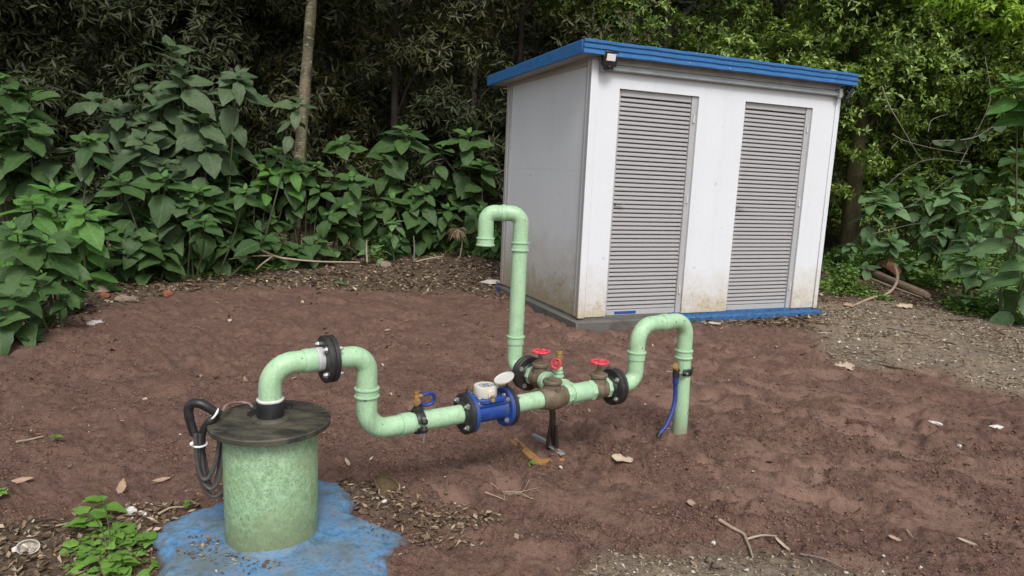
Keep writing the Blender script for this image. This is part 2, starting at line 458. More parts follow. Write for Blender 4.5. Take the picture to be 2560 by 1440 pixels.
M['leaf_big'] = big_leaf('broad_green_leaf', (0.038, 0.082, 0.025), (0.074, 0.138, 0.040), (0.12, 0.19, 0.07))
M['leaf_young'] = big_leaf('young_green_leaf', (0.065, 0.165, 0.036), (0.105, 0.24, 0.045), (0.19, 0.33, 0.09), 0.24, (0.16, 0.34, 0.05))
M['leaf_grey'] = big_leaf('dull_grey_green_leaf', (0.050, 0.086, 0.038), (0.092, 0.136, 0.064), (0.14, 0.18, 0.10), 0.12)
M['leaf_lush'] = big_leaf('lush_right_leaf', (0.095, 0.180, 0.068), (0.165, 0.275, 0.120), (0.23, 0.35, 0.17), 0.18)
M['weed_leaf'] = big_leaf('light_weed_leaf', (0.11, 0.235, 0.035), (0.19, 0.36, 0.065), (0.25, 0.42, 0.12), 0.22, (0.25, 0.45, 0.06))
M['stem'] = paint('green_brown_stem', (0.06, 0.075, 0.03), 0.6, (0.09, 0.06, 0.035), 0.6, 12, 0.2, 0.1)
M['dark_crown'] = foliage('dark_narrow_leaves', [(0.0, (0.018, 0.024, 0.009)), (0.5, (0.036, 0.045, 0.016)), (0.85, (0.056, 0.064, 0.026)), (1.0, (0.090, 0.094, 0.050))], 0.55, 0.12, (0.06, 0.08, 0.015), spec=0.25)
M['olive_crown'] = foliage('olive_small_leaves', [(0.0, (0.028, 0.032, 0.009)), (0.6, (0.058, 0.062, 0.015)), (1.0, (0.10, 0.102, 0.028))], 0.5, 0.2, (0.12, 0.13, 0.02))
M['green_crown'] = foliage('glossy_green_leaves', [(0.0, (0.045, 0.074, 0.015)), (0.5, (0.130, 0.215, 0.034)), (0.85, (0.27, 0.39, 0.058)), (1.0, (0.42, 0.52, 0.15))], 0.36, 0.26, (0.24, 0.34, 0.03), spec=0.4)
M['lime_crown'] = foliage('lit_lime_leaves', [(0.0, (0.10, 0.19, 0.018)), (0.6, (0.24, 0.40, 0.030)), (1.0, (0.38, 0.54, 0.06))], 0.36, 0.35, (0.36, 0.55, 0.04))  # brightness of light on and through these leaves is put into the colour
M['cover'] = foliage('green_ground_cover', [(0.0, (0.075, 0.14, 0.028)), (0.6, (0.145, 0.255, 0.05)), (1.0, (0.23, 0.35, 0.09))], 0.42, 0.2, (0.14, 0.26, 0.04))
M['dry'] = foliage('dry_leaf_litter', [(0.0, (0.065, 0.042, 0.026)), (0.4, (0.145, 0.098, 0.062)), (0.75, (0.27, 0.195, 0.125)), (0.93, (0.41, 0.32, 0.22)), (1.0, (0.56, 0.49, 0.38))], 0.8, 0.08, (0.3, 0.2, 0.1), spec=0.15)
M['straw'] = foliage('pale_straw_litter', [(0.0, (0.11, 0.08, 0.055)), (0.35, (0.23, 0.175, 0.12)), (0.75, (0.38, 0.305, 0.21)), (1.0, (0.60, 0.54, 0.43))], 0.8, 0.08, (0.3, 0.24, 0.15), spec=0.15)
M['crumb'] = foliage('soil_crumbs', [(0.0, (0.098, 0.055, 0.041)), (0.6, (0.172, 0.099, 0.076)), (1.0, (0.24, 0.148, 0.114))], 0.95, 0.0, (0.1, 0.1, 0.1), spec=0.1)
M['pebble'] = foliage('mixed_pebbles', [(0.0, (0.10, 0.075, 0.055)), (0.5, (0.20, 0.16, 0.125)), (0.85, (0.36, 0.32, 0.27)), (1.0, (0.66, 0.63, 0.57))], 0.8, 0.0, (0.1, 0.1, 0.1), spec=0.2)
M['dry_leaf'] = paint('dry_tan_leaf', (0.36, 0.24, 0.165), 0.75, (0.20, 0.12, 0.07), 0.5, 20, 0.15, 0.2)
M['pale_leaf'] = paint('pale_dead_leaf', (0.43, 0.35, 0.26), 0.75, (0.33, 0.25, 0.17), 0.4, 22, 0.12, 0.2)
M['brown_husk'] = paint('brown_husk', (0.13, 0.09, 0.04), 0.5, (0.045, 0.03, 0.018), 0.6, 18, 0.2, 0.2)
M['twig'] = paint('pale_twig', (0.36, 0.28, 0.20), 0.75, (0.22, 0.15, 0.10), 0.5, 30, 0.15, 0.2)
M['grey_twig'] = paint('grey_twig', (0.20, 0.175, 0.15), 0.8, (0.08, 0.06, 0.045), 0.5, 30, 0.2, 0.2)
M['white_shard'] = paint('white_shard', (0.60, 0.58, 0.54), 0.5, (0.5, 0.44, 0.38), 0.25, 30, 0.04, 0.1)
M['brick_red'] = paint('broken_red_brick', (0.24, 0.075, 0.04), 0.9, (0.12, 0.06, 0.04), 0.5, 22, 0.2, 0.4)
M['stone'] = paint('weathered_stone', (0.24, 0.18, 0.135), 0.9, (0.12, 0.08, 0.055), 0.5, 16, 0.2, 0.4)
M['log'] = paint('weathered_log', (0.25, 0.18, 0.125), 0.85, (0.10, 0.065, 0.045), 0.6, 9, 0.2, 0.4, stretch=(1, 1, 4))
M['frond_red'] = paint('red_brown_sheath', (0.17, 0.055, 0.028), 0.6, (0.09, 0.035, 0.02), 0.5, 14, 0.2, 0.2, stretch=(6, 1, 1))
M['shell'] = paint('old_can_metal', (0.44, 0.40, 0.34), 0.45, (0.2, 0.15, 0.1), 0.6, 24, 0.1, 0.2, metal=0.2)
M['paper'] = paint('dirty_white_paper', (0.66, 0.61, 0.55), 0.8, (0.4, 0.3, 0.24), 0.4, 18, 0.05, 0.1)

def bark(name, a, b, c_, scale=6):
    t = NT(name)
    n = t.noise(scale, 6, 0.65, stretch=(1, 1, 0.35)); n2 = t.noise(scale * 1.4, 5, 0.7, stretch=(1, 1, 3.6))
    c = t.mix(t.ramp(n, [(0.38, 0.0), (0.62, 1.0)]), a, b)
    c = t.mix(t.math('MULTIPLY', t.ramp(n2, [(0.56, 0.0), (0.66, 1.0)]), 0.8), c, c_)
    t.set(c, 0.9, spec=0.2); t.bump(n2, 0.7, 0.02); return t.m
M['bark_pale'] = bark('pale_banded_bark', (0.060, 0.052, 0.028), (0.19, 0.165, 0.105), (0.40, 0.38, 0.31), 7)
M['bark_moss'] = bark('mossy_bark', (0.030, 0.026, 0.013), (0.075, 0.065, 0.030), (0.055, 0.066, 0.012), 9)
M['bark_dark'] = bark('dark_bark', (0.02, 0.016, 0.012), (0.05, 0.04, 0.03), (0.07, 0.065, 0.05))

def wall_mat(name, base, grime, gmax, g0=0.2, amt=0.9):
    """white painted wall: mould and splash grime climbing from its foot"""
    t = NT(name)
    n1 = t.noise(2.2, 5, 0.6); n2 = t.noise(26, 5, 0.7); n3 = t.noise(7, 6, 0.7)
    c = t.mix(t.ramp(n2, [(0.3, 0.0), (0.7, 1.0)]), tuple(v * 0.95 for v in base), base)
    c = t.mix(t.math('MULTIPLY', t.ramp(n1, [(0.45, 0.0), (0.7, 1.0)]), 0.12), c, tuple(v * 0.75 for v in base))
    sx = t.n.new('ShaderNodeSeparateXYZ'); t.link(t.tc.outputs['Object'], sx.inputs[0])
    hz = t.math('ADD', sx.outputs['Z'], t.math('MULTIPLY', t.math('SUBTRACT', t.math('ADD', t.math('MULTIPLY', n3, 0.6), t.math('MULTIPLY', n1, 0.5)), 0.55), 0.9))
    g = t.ramp(hz, [(g0, 1.0), (g0 + (gmax - g0) * .4, 0.42), (gmax, 0.0)])
    c = t.mix(t.math('MULTIPLY', g, amt), c, grime)
    c = t.mix(t.math('MULTIPLY', t.math('MULTIPLY', g, t.ramp(n2, [(0.5, 0.0), (0.62, 1.0)])), 0.5), c, (0.20, 0.16, 0.10))
    c = t.mix(t.math('MULTIPLY', t.ramp(t.noise(11, 3, 0.5), [(0.725, 0.0), (0.75, 1.0)]), 0.35), c, (0.3, 0.28, 0.25))
    stk = t.noise(13, 4, 0.6, stretch=(1, 1, 0.05))
    c = t.mix(t.math('MULTIPLY', t.ramp(stk, [(0.50, 0.0), (0.72, 1.0)]), 0.13), c, tuple(v * .66 for v in base))
    t.set(c, 0.55); t.bump(n2, 0.08, 0.004); return t.m
M['wall_front'] = wall_mat('white_front_wall', (0.70, 0.715, 0.74), (0.50, 0.42, 0.285), 0.66)
M['wall_side'] = wall_mat('white_side_wall', (0.72, 0.74, 0.755), (0.34, 0.28, 0.165), 1.0, 0.28, 0.95)
M['trim'] = wall_mat('shade_darkened_trim', (0.47, 0.46, 0.44), (0.33, 0.27, 0.18), 0.85)  # trim coloured darker to stand in for the shade near the corner
M['slat'] = paint('grey_louver_paint', (0.345, 0.332, 0.332), 0.42, (0.36, 0.33, 0.31), 0.35, 5, 0.04, 0.03, stretch=(1, 1, 3))
M['frame_grey'] = paint('grey_door_frame', (0.40, 0.40, 0.40), 0.45, (0.3, 0.28, 0.25), 0.4, 6, 0.05, 0.05)
M['gap_shade'] = paint('slat_gap_shade', (0.10, 0.097, 0.097), 0.8, (0.03, 0.03, 0.03), 0.3, 6, 0.05, 0.0)  # dark tone painted for the shade behind the slats
M['blue_roof'] = paint('blue_painted_roof', (0.034, 0.155, 0.375), 0.45, (0.014, 0.075, 0.22), 0.5, 6, 0.12, 0.25, stretch=(1, 1, 3), spots=(17, 0.735, (0.45, 0.6, 0.7)))
M['soffit'] = paint('grey_soffit', (0.46, 0.45, 0.43), 0.7, (0.25, 0.22, 0.18), 0.5, 7, 0.05, 0.1)
M['rail'] = paint('grey_green_rail', (0.30, 0.33, 0.33), 0.5, (0.2, 0.2, 0.19), 0.4, 8, 0.06, 0.05)

def plinth_mat():
    t = NT('plinth_half_painted_blue')
    sx = t.n.new('ShaderNodeSeparateXYZ'); t.link(t.tc.outputs['Object'], sx.inputs[0])
    n1 = t.noise(5, 6, 0.7); n2 = t.noise(22, 5, 0.7)
    con = t.mix(n2, (0.075, 0.068, 0.06), (0.16, 0.15, 0.135))
    con = t.mix(t.math('MULTIPLY', t.ramp(n1, [(0.5, 0.0), (0.65, 1.0)]), 0.6), con, (0.05, 0.05, 0.03))
    blu = t.mix(t.ramp(n2, [(0.35, 0.0), (0.6, 1.0)]), (0.020, 0.055, 0.11), (0.035, 0.135, 0.33))
    # the paint starts part of the way along the front
    al = t.math('ADD', t.math('ADD', t.math('MULTIPLY', sx.outputs['X'], 0.922), t.math('MULTIPLY', sx.outputs['Y'], 0.3866)), t.math('MULTIPLY', t.math('SUBTRACT', n1, 0.5), 0.5))
    c = t.mix(t.ramp(t.math('MULTIPLY', al, 0.3), [(0.31, 0.0), (0.33, 1.0)]), con, blu)
    t.set(c, 0.75); t.bump(n2, 0.4, 0.008); return t.m
M['plinth'] = plinth_mat()

# ------------------------------------------------------------------ the ground
def gpoly(pix): return [tuple(gnd(*q).xy) for q in pix]
_fr = random.Random(23)
STEPS = []
for _ in range(210):
    _x, _y = _fr.uniform(-1.2, 4.2), _fr.uniform(2.1, 6.6)
    if _x < .35 and _fr.random() < .72: continue
    STEPS.append((_x, _y, _fr.uniform(-1.1, -.3) + _fr.choice((0, 0, 1.3)), _fr.uniform(.09, .17), _fr.uniform(.045, .075), _fr.uniform(.5, 1.0)))
SOIL = gpoly([(-250, 960), (0, 872), (130, 832), (260, 778), (330, 762), (420, 745), (520, 730), (640, 716), (800, 728), (1000, 736), (1130, 733), (1250, 745)]) \
    + [(0.3, 7.2), (0.9, 6.35), (1.9, 6.75)] \
    + gpoly([(1760, 822), (1900, 822), (2040, 842), (2085, 885), (2180, 915), (2330, 930), (2430, 965), (2560, 995), (2900, 1060), (3100, 1500), (2300, 1470), (2060, 1428), (1960, 1402), (1700, 1382), (1560, 1420), (1540, 1700), (300, 1700), (160, 1470), (330, 1300), (200, 1310), (0, 1335), (-300, 1340)])
GRAVEL = gpoly([(2030, 760), (2050, 842), (2095, 890), (2190, 918), (2340, 930), (2430, 965), (2560, 998), (3000, 1080), (3000, 860), (2560, 810), (2400, 792), (2250, 765)])
GRAVEL2 = gpoly([(1500, 1440), (1640, 1395), (1760, 1375), (1960, 1400), (2080, 1440), (2300, 1480), (2300, 1600), (1400, 1700)])
LEAFY = gpoly([(870, 1205), (960, 1230), (1060, 1262), (1180, 1280), (1240, 1300), (1150, 1345), (1020, 1350), (900, 1290), (880, 1250)])
LEFTY = gpoly([(-100, 1350), (120, 1330), (330, 1265), (470, 1262), (420, 1320), (330, 1400), (300, 1700), (-200, 1700)])
CASING = Vector((-0.9233, 2.555, 0.0))

def soil_dist(x, y):
    w = 0.55 * (fbm(x, y, 1.1, 4, 3) - 0.5) + 0.16 * (fbm(x, y, 6.0, 3, 5) - 0.5)
    return sdf(SOIL, x, y) + w * 0.7

def zones(x, y):
    w = 0.5 * (fbm(x, y, 1.6, 4, 9) - 0.5)
    ds = soil_dist(x, y)
    dgr = np.minimum(sdf(GRAVEL, x, y) + w, sdf(GRAVEL2, x, y) + w * 0.6)
    dle = np.minimum(sdf(LEAFY, x, y), sdf(LEFTY, x, y)) + w * 0.4
    lit = np.maximum(smooth(-0.06, 0.09, ds), smooth(0.05, -0.1, dle) * 0.85)
    gra = smooth(0.12, -0.14, dgr)
    return lit, gra, ds

def ground_height(x, y, fine=True):
    lit, gra, ds = zones(x, y)
    soil = 1 - np.maximum(lit, gra)
    base = gz(x, y)
    near = smooth(9.0, 3.0, np.hypot(x, y))
    # trodden patches: smooth and slightly hollow, crumbs lie between them
    warpx = x + 0.12 * (fbm(x, y, 4, 2, 31) - 0.5); warpy = y + 0.12 * (fbm(x, y, 4, 2, 37) - 0.5)
    tu, tv = warpx * 0.78 - warpy * 0.63, warpx * 0.63 + warpy * 0.78
    tread = fbm(tu * 1.5, tv * 3.0, 1.9, 4, 41, 0.55)
    side = 0.30 + 0.70 * smooth(-0.4, 1.8, x) * smooth(7.0, 5.2, y) + 0.35 * smooth(2.9, 2.2, y) * smooth(-0.4, 0.3, x)
    com = smooth(0.51, 0.70, tread) * np.clip(side, 0, 1) * soil
    dent = np.zeros_like(x); flat_ = np.zeros_like(x)
    for sx, sy, sa, la, lb, am in STEPS:               # half-trodden footprints
        k = np.flatnonzero((np.abs(x - sx) < .26) & (np.abs(y - sy) < .26))
        if not len(k): continue
        dx, dy = x[k] - sx, y[k] - sy; u = dx * math.cos(sa) + dy * math.sin(sa); v = -dx * math.sin(sa) + dy * math.cos(sa)
        q = np.sqrt((u / la) ** 2 + (v / (lb * (1 + .25 * np.sign(u)))) ** 2) + .35 * (warpx[k] - x[k]) / .06
        dent[k] += am * (-.026 * smooth(1.1, .55, q) + .015 * np.exp(-((q - 1.25) / .22) ** 2)); flat_[k] = np.maximum(flat_[k], am * smooth(1.05, .5, q))
    com = np.clip(.70 * com + .85 * flat_ * soil, 0, 1)
    h = base + soil * dent + 0.05 * (fbm(x, y, 0.9, 3, 1) - 0.5)
    lumps = 0.085 * (fbm(tu * 1.0, tv * 1.6, 3.4, 3, 51) - 0.5)
    h = h + soil * (lumps - 0.010 * com)
    if fine:
        cl = fbm(x, y, 17, 3, 61, 0.6); fine_ = fbm(x, y, 55, 2, 71)
        clod = 0.034 * (cl - 0.5) + 0.020 * (fine_ - 0.5)
        ridge = -0.020 * smooth(0.10, 0.0, np.abs(fbm(x, y * 1.3, 6.5, 3, 81) - 0.5) * 2) * smooth(0.4, 0.6, fbm(x, y, 1.7, 2, 83))
        rough_ = 0.052 * (fbm(tu * .9, tv * 1.5, 7.5, 3, 77, .6) - 0.5)
        h = h + (1 - 0.82 * com) * soil * (clod + ridge + rough_ * smooth(2.6, 4.2, y))
        h = h + (1 - soil) * (0.020 * (cl - 0.5) + 0.014 * (fine_ - 0.5))
    h = h + (1 - soil) * 0.02
    # soil meets the pad, plinth and casing gently
    rp = np.hypot(x - CASING.x, y - CASING.y)
    h = h - 0.06 * smooth(0.50, 0.25, rp)
    for qx, qy in ((1.038, 3.898), (0.268, 3.50)):       # soil heaped at the foot of the riser and the prop
        qd = np.hypot(x - qx, y - qy); h = h + 0.022 * np.exp(-(qd / .085) ** 2) * (.6 + .8 * vnoise(x * 14, y * 14, 5))
    return h, lit, gra, com

def make_ground():
    NA, NRR = 640, 560
    a = np.radians(np.linspace(-57, 57, NA)); r = np.exp(np.linspace(math.log(1.15), math.log(15.5), NRR))
    A, Rr = np.meshgrid(a, r); x = (Rr * np.sin(A)).ravel(); y = (Rr * np.cos(A)).ravel()
    h, lit, gra, com = ground_height(x, y)
    h = h + NR.normal(0, 1, len(h)) * 0.0016 * np.clip(np.hypot(x, y) / 2.6, .8, 3.2) * (1 - .65 * com)
    V = np.stack([x, y, h], -1)
    i = np.arange(NRR - 1)[:, None] * NA + np.arange(NA - 1)[None, :]
    Fq = np.stack([i, i + 1, i + NA + 1, i + NA], -1).reshape(-1, 4)[:, ::-1]
    nb = len(V)
    # the same ground carried on, coarse, beyond what the photograph shows
    g = np.linspace(-60, 60, 61); X, Y = np.meshgrid(g, g); X = X.ravel(); Y = Y.ravel()
    Z = gz(X, Y) - 0.075
    V = np.vstack([V, np.stack([X, Y, Z], -1)])
    j = np.arange(60)[:, None] * 61 + np.arange(60)[None, :] + nb
    F2 = np.stack([j, j + 1, j + 62, j + 61], -1).reshape(-1, 4)
    o = np_mesh('ground', V, np.vstack([Fq, F2]), M['ground'], smooth_=False)
    for nm, dat in (('litter', lit), ('gravel', gra), ('compact', com)):
        at_ = o.data.attributes.new(nm, 'FLOAT', 'POINT')
        full = np.zeros(len(V), np.float32); full[:nb] = dat
        if nm == 'litter': full[nb:] = 1
        at_.data.foreach_set('value', full)
    return tag(o, kind='structure')
make_ground()

def gh(x, y):
    h = ground_height(np.array([x], float), np.array([y], float))[0]
    return float(h[0])
def ghn(x, y): return ground_height(x, y)[0]
def on_ground(px, py, dz=0.0):
    P = gnd(px, py); P.z = gh(P.x, P.y) + dz; return P

def make_hill():
    nx, ny = 90, 40
    X, T = np.meshgrid(np.linspace(-34, 34, nx), np.linspace(0, 1, ny))
    y0 = 13.2 + 1.2 * (fbm(X, X * 0, 0.25, 3, 5) - 0.5)
    Y = y0 + T * 22; Z = gz(X, Y) - 0.3 + 15 * T ** 0.9 + 1.8 * (fbm(X, Y, 0.5, 4, 8) - 0.5) * (0.15 + T)
    V = np.stack([X.ravel(), Y.ravel(), Z.ravel()], -1)
    i = np.arange(ny - 1)[:, None] * nx + np.arange(nx - 1)[None, :]
    tag(np_mesh('hillside', V, np.stack([i, i + 1, i + nx + 1, i + nx], -1).reshape(-1, 4), M['hill'], smooth_=True), kind='structure')
make_hill()

# ------------------------------------------------------------------ blue concrete pad round the well
def make_pad():
    out = [gnd(*q) for q in [(375, 1345), (415, 1310), (468, 1278), (560, 1252), (680, 1215), (800, 1196), (855, 1204), (906, 1250), (880, 1284), (950, 1308), (1045, 1345), (1010, 1390), (965, 1445), (900, 1560), (700, 1680), (480, 1620), (395, 1500), (400, 1420)]]
    ang = [(math.atan2(p.y - CASING.y, p.x - CASING.x), math.hypot(p.x - CASING.x, p.y - CASING.y)) for p in out]
    ang.sort(); aa = np.array([a for a, _ in ang]); rr = np.array([r for _, r in ang])
    NA, NRR = 220, 46
    th = np.linspace(-math.pi, math.pi, NA, endpoint=False)
    R = np.interp(th, aa, rr, period=2 * math.pi)
    R = R + 0.06 * (fbm(3 + 2 * np.cos(th), 3 + 2 * np.sin(th), 2.2, 4, 4) - 0.5) * 2
    t = np.linspace(0, 1.06, NRR)
    T, TH = np.meshgrid(t, th, indexing='ij'); RR = 0.15 + (R[None, :] - 0.15) * T
    x = CASING.x + RR * np.cos(TH); y = CASING.y + RR * np.sin(TH)
    g0 = ground_height(x.ravel(), y.ravel(), False)[0].reshape(x.shape)
    zt = 0.034 - 0.006 * T + 0.012 * (fbm(x, y, 4, 4, 14) - 0.5) + 0.004 * (fbm(x, y, 30, 2, 15) - 0.5) + 0.03 * smooth(0.10, 0.0, T)
    rag = 0.030 * (fbm(x, y, 7, 4, 16) - 0.5)
    zr_ = g0 + 0.012 - 0.060 * smooth(0.88, 1.05, T) + rag * smooth(.7, .9, T)
    k = smooth(0.72, 0.98, T); z = zt * (1 - k) + zr_ * k
    V = np.stack([x.ravel(), y.ravel(), z.ravel()], -1)
    i = np.arange(NRR - 1)[:, None] * NA + np.arange(NA)[None, :]; i2 = np.arange(NRR - 1)[:, None] * NA + (np.arange(NA)[None, :] + 1) % NA
    o = np_mesh('concrete_pad', V, np.stack([i, i2, i2 + NA, i + NA], -1).reshape(-1, 4), M['pad'], smooth_=True)
    a = o.data.attributes.new('rim', 'FLOAT', 'POINT'); a.data.foreach_set('value', T.ravel().astype(np.float32))
    tag(o, 'worn blue painted concrete pad around the foot of the green well casing', 'concrete pad')
make_pad()

# ------------------------------------------------------------------ the pump house
SO = Vector((0.6242, 6.2536, 0)); YAW = 0.397
ES = Vector((math.cos(YAW), math.sin(YAW), 0)); NS = Vector((-math.sin(YAW), math.cos(YAW), 0)); EZ = Vector((0, 0, 1))
SW, SD, ZB, ZT, ZW = 2.93, 2.00, 0.207, 2.30, 2.552
D1, DW, D2 = 0.289, 0.872, 1.713
def sh(s, t, z): return SO + ES * s + NS * t + EZ * z
house = thing('pump_house', 'small white flat-roofed pump house with two grey louvred doors and blue roof edge', 'shed', SO)

def make_house():
    # plinth
    m = MB(); m.box(SO, (ES, NS, EZ), (-0.055, -0.085, -0.12), (SW + 0.035, SD + 0.04, ZB - 0.024)); m.build('plinth', M['plinth'], house, bevel=0.012)
    m = MB(); m.box(SO, (ES, NS, EZ), (0.012, 0.008, ZB - 0.045), (SW - 0.01, SD - 0.01, ZB - 0.001)); m.build('shadow_gap_strip', M['plinth'], house, bevel=0.003)  # dark inset strip put in to look like a shadow gap
    # front wall with two door openings
    S = [0.0, D1, D1 + DW, D2, D2 + DW, SW]; Z = [ZB, ZT, ZW]; th = 0.085; m = MB()
    solid = {(i, j): not (j == 0 and i in (1, 3)) for i in range(5) for j in range(2)}
    def q(a, b, c, d):
        k = len(m.v); m.v.extend((a, b, c, d)); m.f.append((k, k + 1, k + 2, k + 3))
    for (i, j), ok in solid.items():
        if not ok: continue
        s0, s1, z0, z1 = S[i], S[i + 1], Z[j], Z[j + 1]
        q(sh(s0, 0, z0), sh(s1, 0, z0), sh(s1, 0, z1), sh(s0, 0, z1)); q(sh(s0, th, z0), sh(s0, th, z1), sh(s1, th, z1), sh(s1, th, z0))
        if not solid.get((i - 1, j)): q(sh(s0, 0, z0), sh(s0, 0, z1), sh(s0, th, z1), sh(s0, th, z0))
        if not solid.get((i + 1, j)): q(sh(s1, 0, z0), sh(s1, th, z0), sh(s1, th, z1), sh(s1, 0, z1))
        if not solid.get((i, j - 1)): q(sh(s0, 0, z0), sh(s0, th, z0), sh(s1, th, z0), sh(s1, 0, z0))
        if not solid.get((i, j + 1)): q(sh(s0, 0, z1), sh(s1, 0, z1), sh(s1, th, z1), sh(s0, th, z1))
    o = m.build('front_wall', M['wall_front'], house, angle=30)
    # corner pilaster and right edge strip, a little proud of the wall
    for a, b in ((-0.012, 0.062), (SW - 0.045, SW + 0.012)):
        m = MB(); m.box(SO, (ES, NS, EZ), (a, -0.014, ZB - 0.008), (b, -0.0005, ZW - 0.03)); m.build('corner_strip', M['wall_front'], house, bevel=0.004)
    # left, back and right walls
    for nm, s0, s1, t0, t1, mt in (('side_wall', 0.012, 0.072, 0.087, SD - 0.072, 'wall_side'), ('side_wall', SW - 0.072, SW - 0.002, 0.087, SD - 0.072, 'wall_side'), ('back_wall', 0.012, SW - 0.002, SD - 0.070, SD, 'wall_side')):
        m = MB()
        if nm == 'side_wall' and s0 < 1:      # two stacked panels with a fine joint between them
            m.box(SO, (ES, NS, EZ), (s0, t0, ZB), (s1, t1, 1.560)); m.box(SO, (ES, NS, EZ), (s0 + 0.0008, t0, 1.5612), (s1, t1, ZW))
        else: m.box(SO, (ES, NS, EZ), (s0, t0, ZB), (s1, t1, ZW))
        m.build(nm, M[mt], house, angle=30, bevel=0.0015)
    # vertical trims at both ends of the left wall
    for t0, t1, pr in ((0.0, 0.052, 0.0), (0.060, 0.118, 0.008), (SD - 0.135, SD - 0.085, 0.008), (SD - 0.078, SD - 0.012, 0.0)):
        m = MB(); m.box(SO, (ES, NS, EZ), (-0.006 + pr, t0 + 0.0008, ZB - 0.004), (0.0115, t1, ZW - 0.02)); m.build('wall_trim', M['trim'], house, bevel=0.003)
    m = MB(); m.box(SO, (ES, NS, EZ), (0.004, 0.12, ZW - 0.075), (0.0115, SD - 0.14, ZW - 0.022)); m.build('wall_trim', M['trim'], house, bevel=0.003)
    # roof: deck, soffit, folded front edge, side and back edges
    s0, s1, t0, t1 = -0.165, SW + 0.075, -0.125, SD + 0.235
    def zr(t): return -0.020 * (t + 0.12)
    def slab(name, a, b, c, d, z0, z1, mat, bev=0.003):
        P = [sh(a, c, z0 + zr(c)), sh(b, c, z0 + zr(c)), sh(b, d, z0 + zr(d)), sh(a, d, z0 + zr(d))]
        m = MB(); m.extrude(P, (0, 0, z1 - z0)); return m.build(name, M[mat], house, bevel=bev)
    slab('soffit', s0 + 0.028, s1 - 0.028, t0 + 0.03, t1 - 0.028, 2.556, 2.580, 'soffit')
    slab('roof_deck', s0 + 0.024, s1 - 0.024, t0 + 0.022, t1 - 0.024, 2.582, 2.652, 'blue_roof')
    prof = [(0.020, 0.000), (-0.004, -0.004), (-0.013, 0.004), (-0.013, 0.024), (-0.002, 0.031), (-0.002, 0.042), (-0.014, 0.050), (-0.016, 0.072), (-0.006, 0.079), (-0.006, 0.088), (-0.020, 0.094), (-0.022, 0.112), (-0.010, 0.119), (0.020, 0.119)]
    m = MB(); n = 40; rings = []
    for k in range(n + 1):
        s = s0 + (s1 - s0) * k / n; wob = 0.004 * math.sin(k * 0.9) + 0.003 * math.sin(k * 2.3 + 1)
        rings.append([sh(s, t0 + a + (wob * .6 if a < 0 else 0), 2.543 + b + wob * .5) for a, b in prof])
    m.quadstrip(rings); m.build('front_fascia', M['blue_roof'], house, angle=25)
    for a, b in ((s0 - 0.004, s0 + 0.022), (s1 - 0.022, s1 + 0.004)):
        slab('side_fascia', a, b, t0 + 0.0215, t1 - 0.001, 2.545, 2.660, 'blue_roof', 0.005)
    slab('back_fascia', s0 + 0.0235, s1 - 0.0235, t1 - 0.022, t1, 2.545, 2.660, 'blue_roof', 0.005)
    # grey strip colouring in the shadow band, and the grey rail under the eaves with its two end brackets
    m = MB(); m.box(SO, (ES, NS, EZ), (0.064, -0.022, ZW - 0.055), (SW - 0.05, -0.001, ZW + 0.002)); m.build('shade_band', M['soffit'], house, bevel=0.003)
    m = MB(); rl = [(-0.012, 2.437), (-0.052, 2.437), (-0.058, 2.444), (-0.058, 2.462), (-0.046, 2.470), (-0.046, 2.482), (-0.012, 2.482)]
    m.extrude([sh(0.105, a, b) for a, b in rl], ES * (SW - 0.175)); rail = m.build('eaves_rail', M['rail'], house, angle=25)
    for s in (0.060, SW - 0.085):
        m = MB(); m.box(SO, (ES, NS, EZ), (s, -0.075, 2.418), (s + 0.045, -0.0245, 2.510)); m.build('bracket', M['rail'], rail, bevel=0.004)
    # doors
    NSL = 49; pitch = (2.235 - 0.262) / NSL; slat_mesh = None
    for i, a in enumerate((D1, D2)):
        fr = MB(); t0, t1 = 0.030, 0.070
        fr.box(SO, (ES, NS, EZ), (a + 0.0015, t0, ZB), (a + 0.034, t1, ZT - 0.0015))
        fr.box(SO, (ES, NS, EZ), (a + DW - 0.062, t0 - 0.012, ZB), (a + DW - 0.0015, t1, ZT - 0.0015))
        fr.box(SO, (ES, NS, EZ), (a + 0.0345, t0, 2.240), (a + DW - 0.0625, t1, ZT - 0.0015))
        fr.box(SO, (ES, NS, EZ), (a + 0.0345, t0, ZB), (a + DW - 0.0625, t1, 0.258))
        door = fr.build('door', M['frame_grey'], house, bevel=0.003)
        if i == 1: door['label'] = 'right louvred door without paint smear'
        else: door['label'] = 'left louvred door with blue paint smear at its foot'
        b = MB(); b.box(SO, (ES, NS, EZ), (a + 0.036, 0.0715, ZB), (a + DW - 0.064, 0.080, ZT - 0.004)); b.build('shade_backing', M['gap_shade'], door, angle=0)  # sheet coloured dark so the gaps between slats read as shade
        for k in range(NSL):
            zc = 0.262 + k * pitch
            if slat_mesh is None:
                m = MB(); w = DW - 0.0985
                pf = [(0.048, 0.000), (0.036, 0.0020), (0.034, 0.0055), (0.036, 0.0180), (0.040, 0.0278), (0.052, 0.0332), (0.053, 0.0347), (0.055, 0.0347), (0.055, 0.0305), (0.043, 0.0258), (0.0385, 0.0165), (0.0375, 0.0060), (0.048, 0.0025)]
                P = [ES * 0 + NS * p[0] + EZ * p[1] for p in pf]
                m.extrude(P, ES * w); o = m.build('slat', M['slat'], None, angle=30); slat_mesh = o.data
            else:
                o = bpy.data.objects.new('slat', slat_mesh); COL.objects.link(o)
            o.parent = door; o.location = ES * (a + 0.0355) + EZ * zc + NS * RNG.uniform(-0.0012, 0.0012)
        # lever handle on the left, three hinge barrels on the right
        hs = MB(); c = sh(a + 0.048, 0.036, 1.278)
        hs.lathe([(0, 0.017), (0.008, 0.016), (0.010, 0.009), (0.035, 0.009), (0.036, 0.0)], c, -NS, 14)
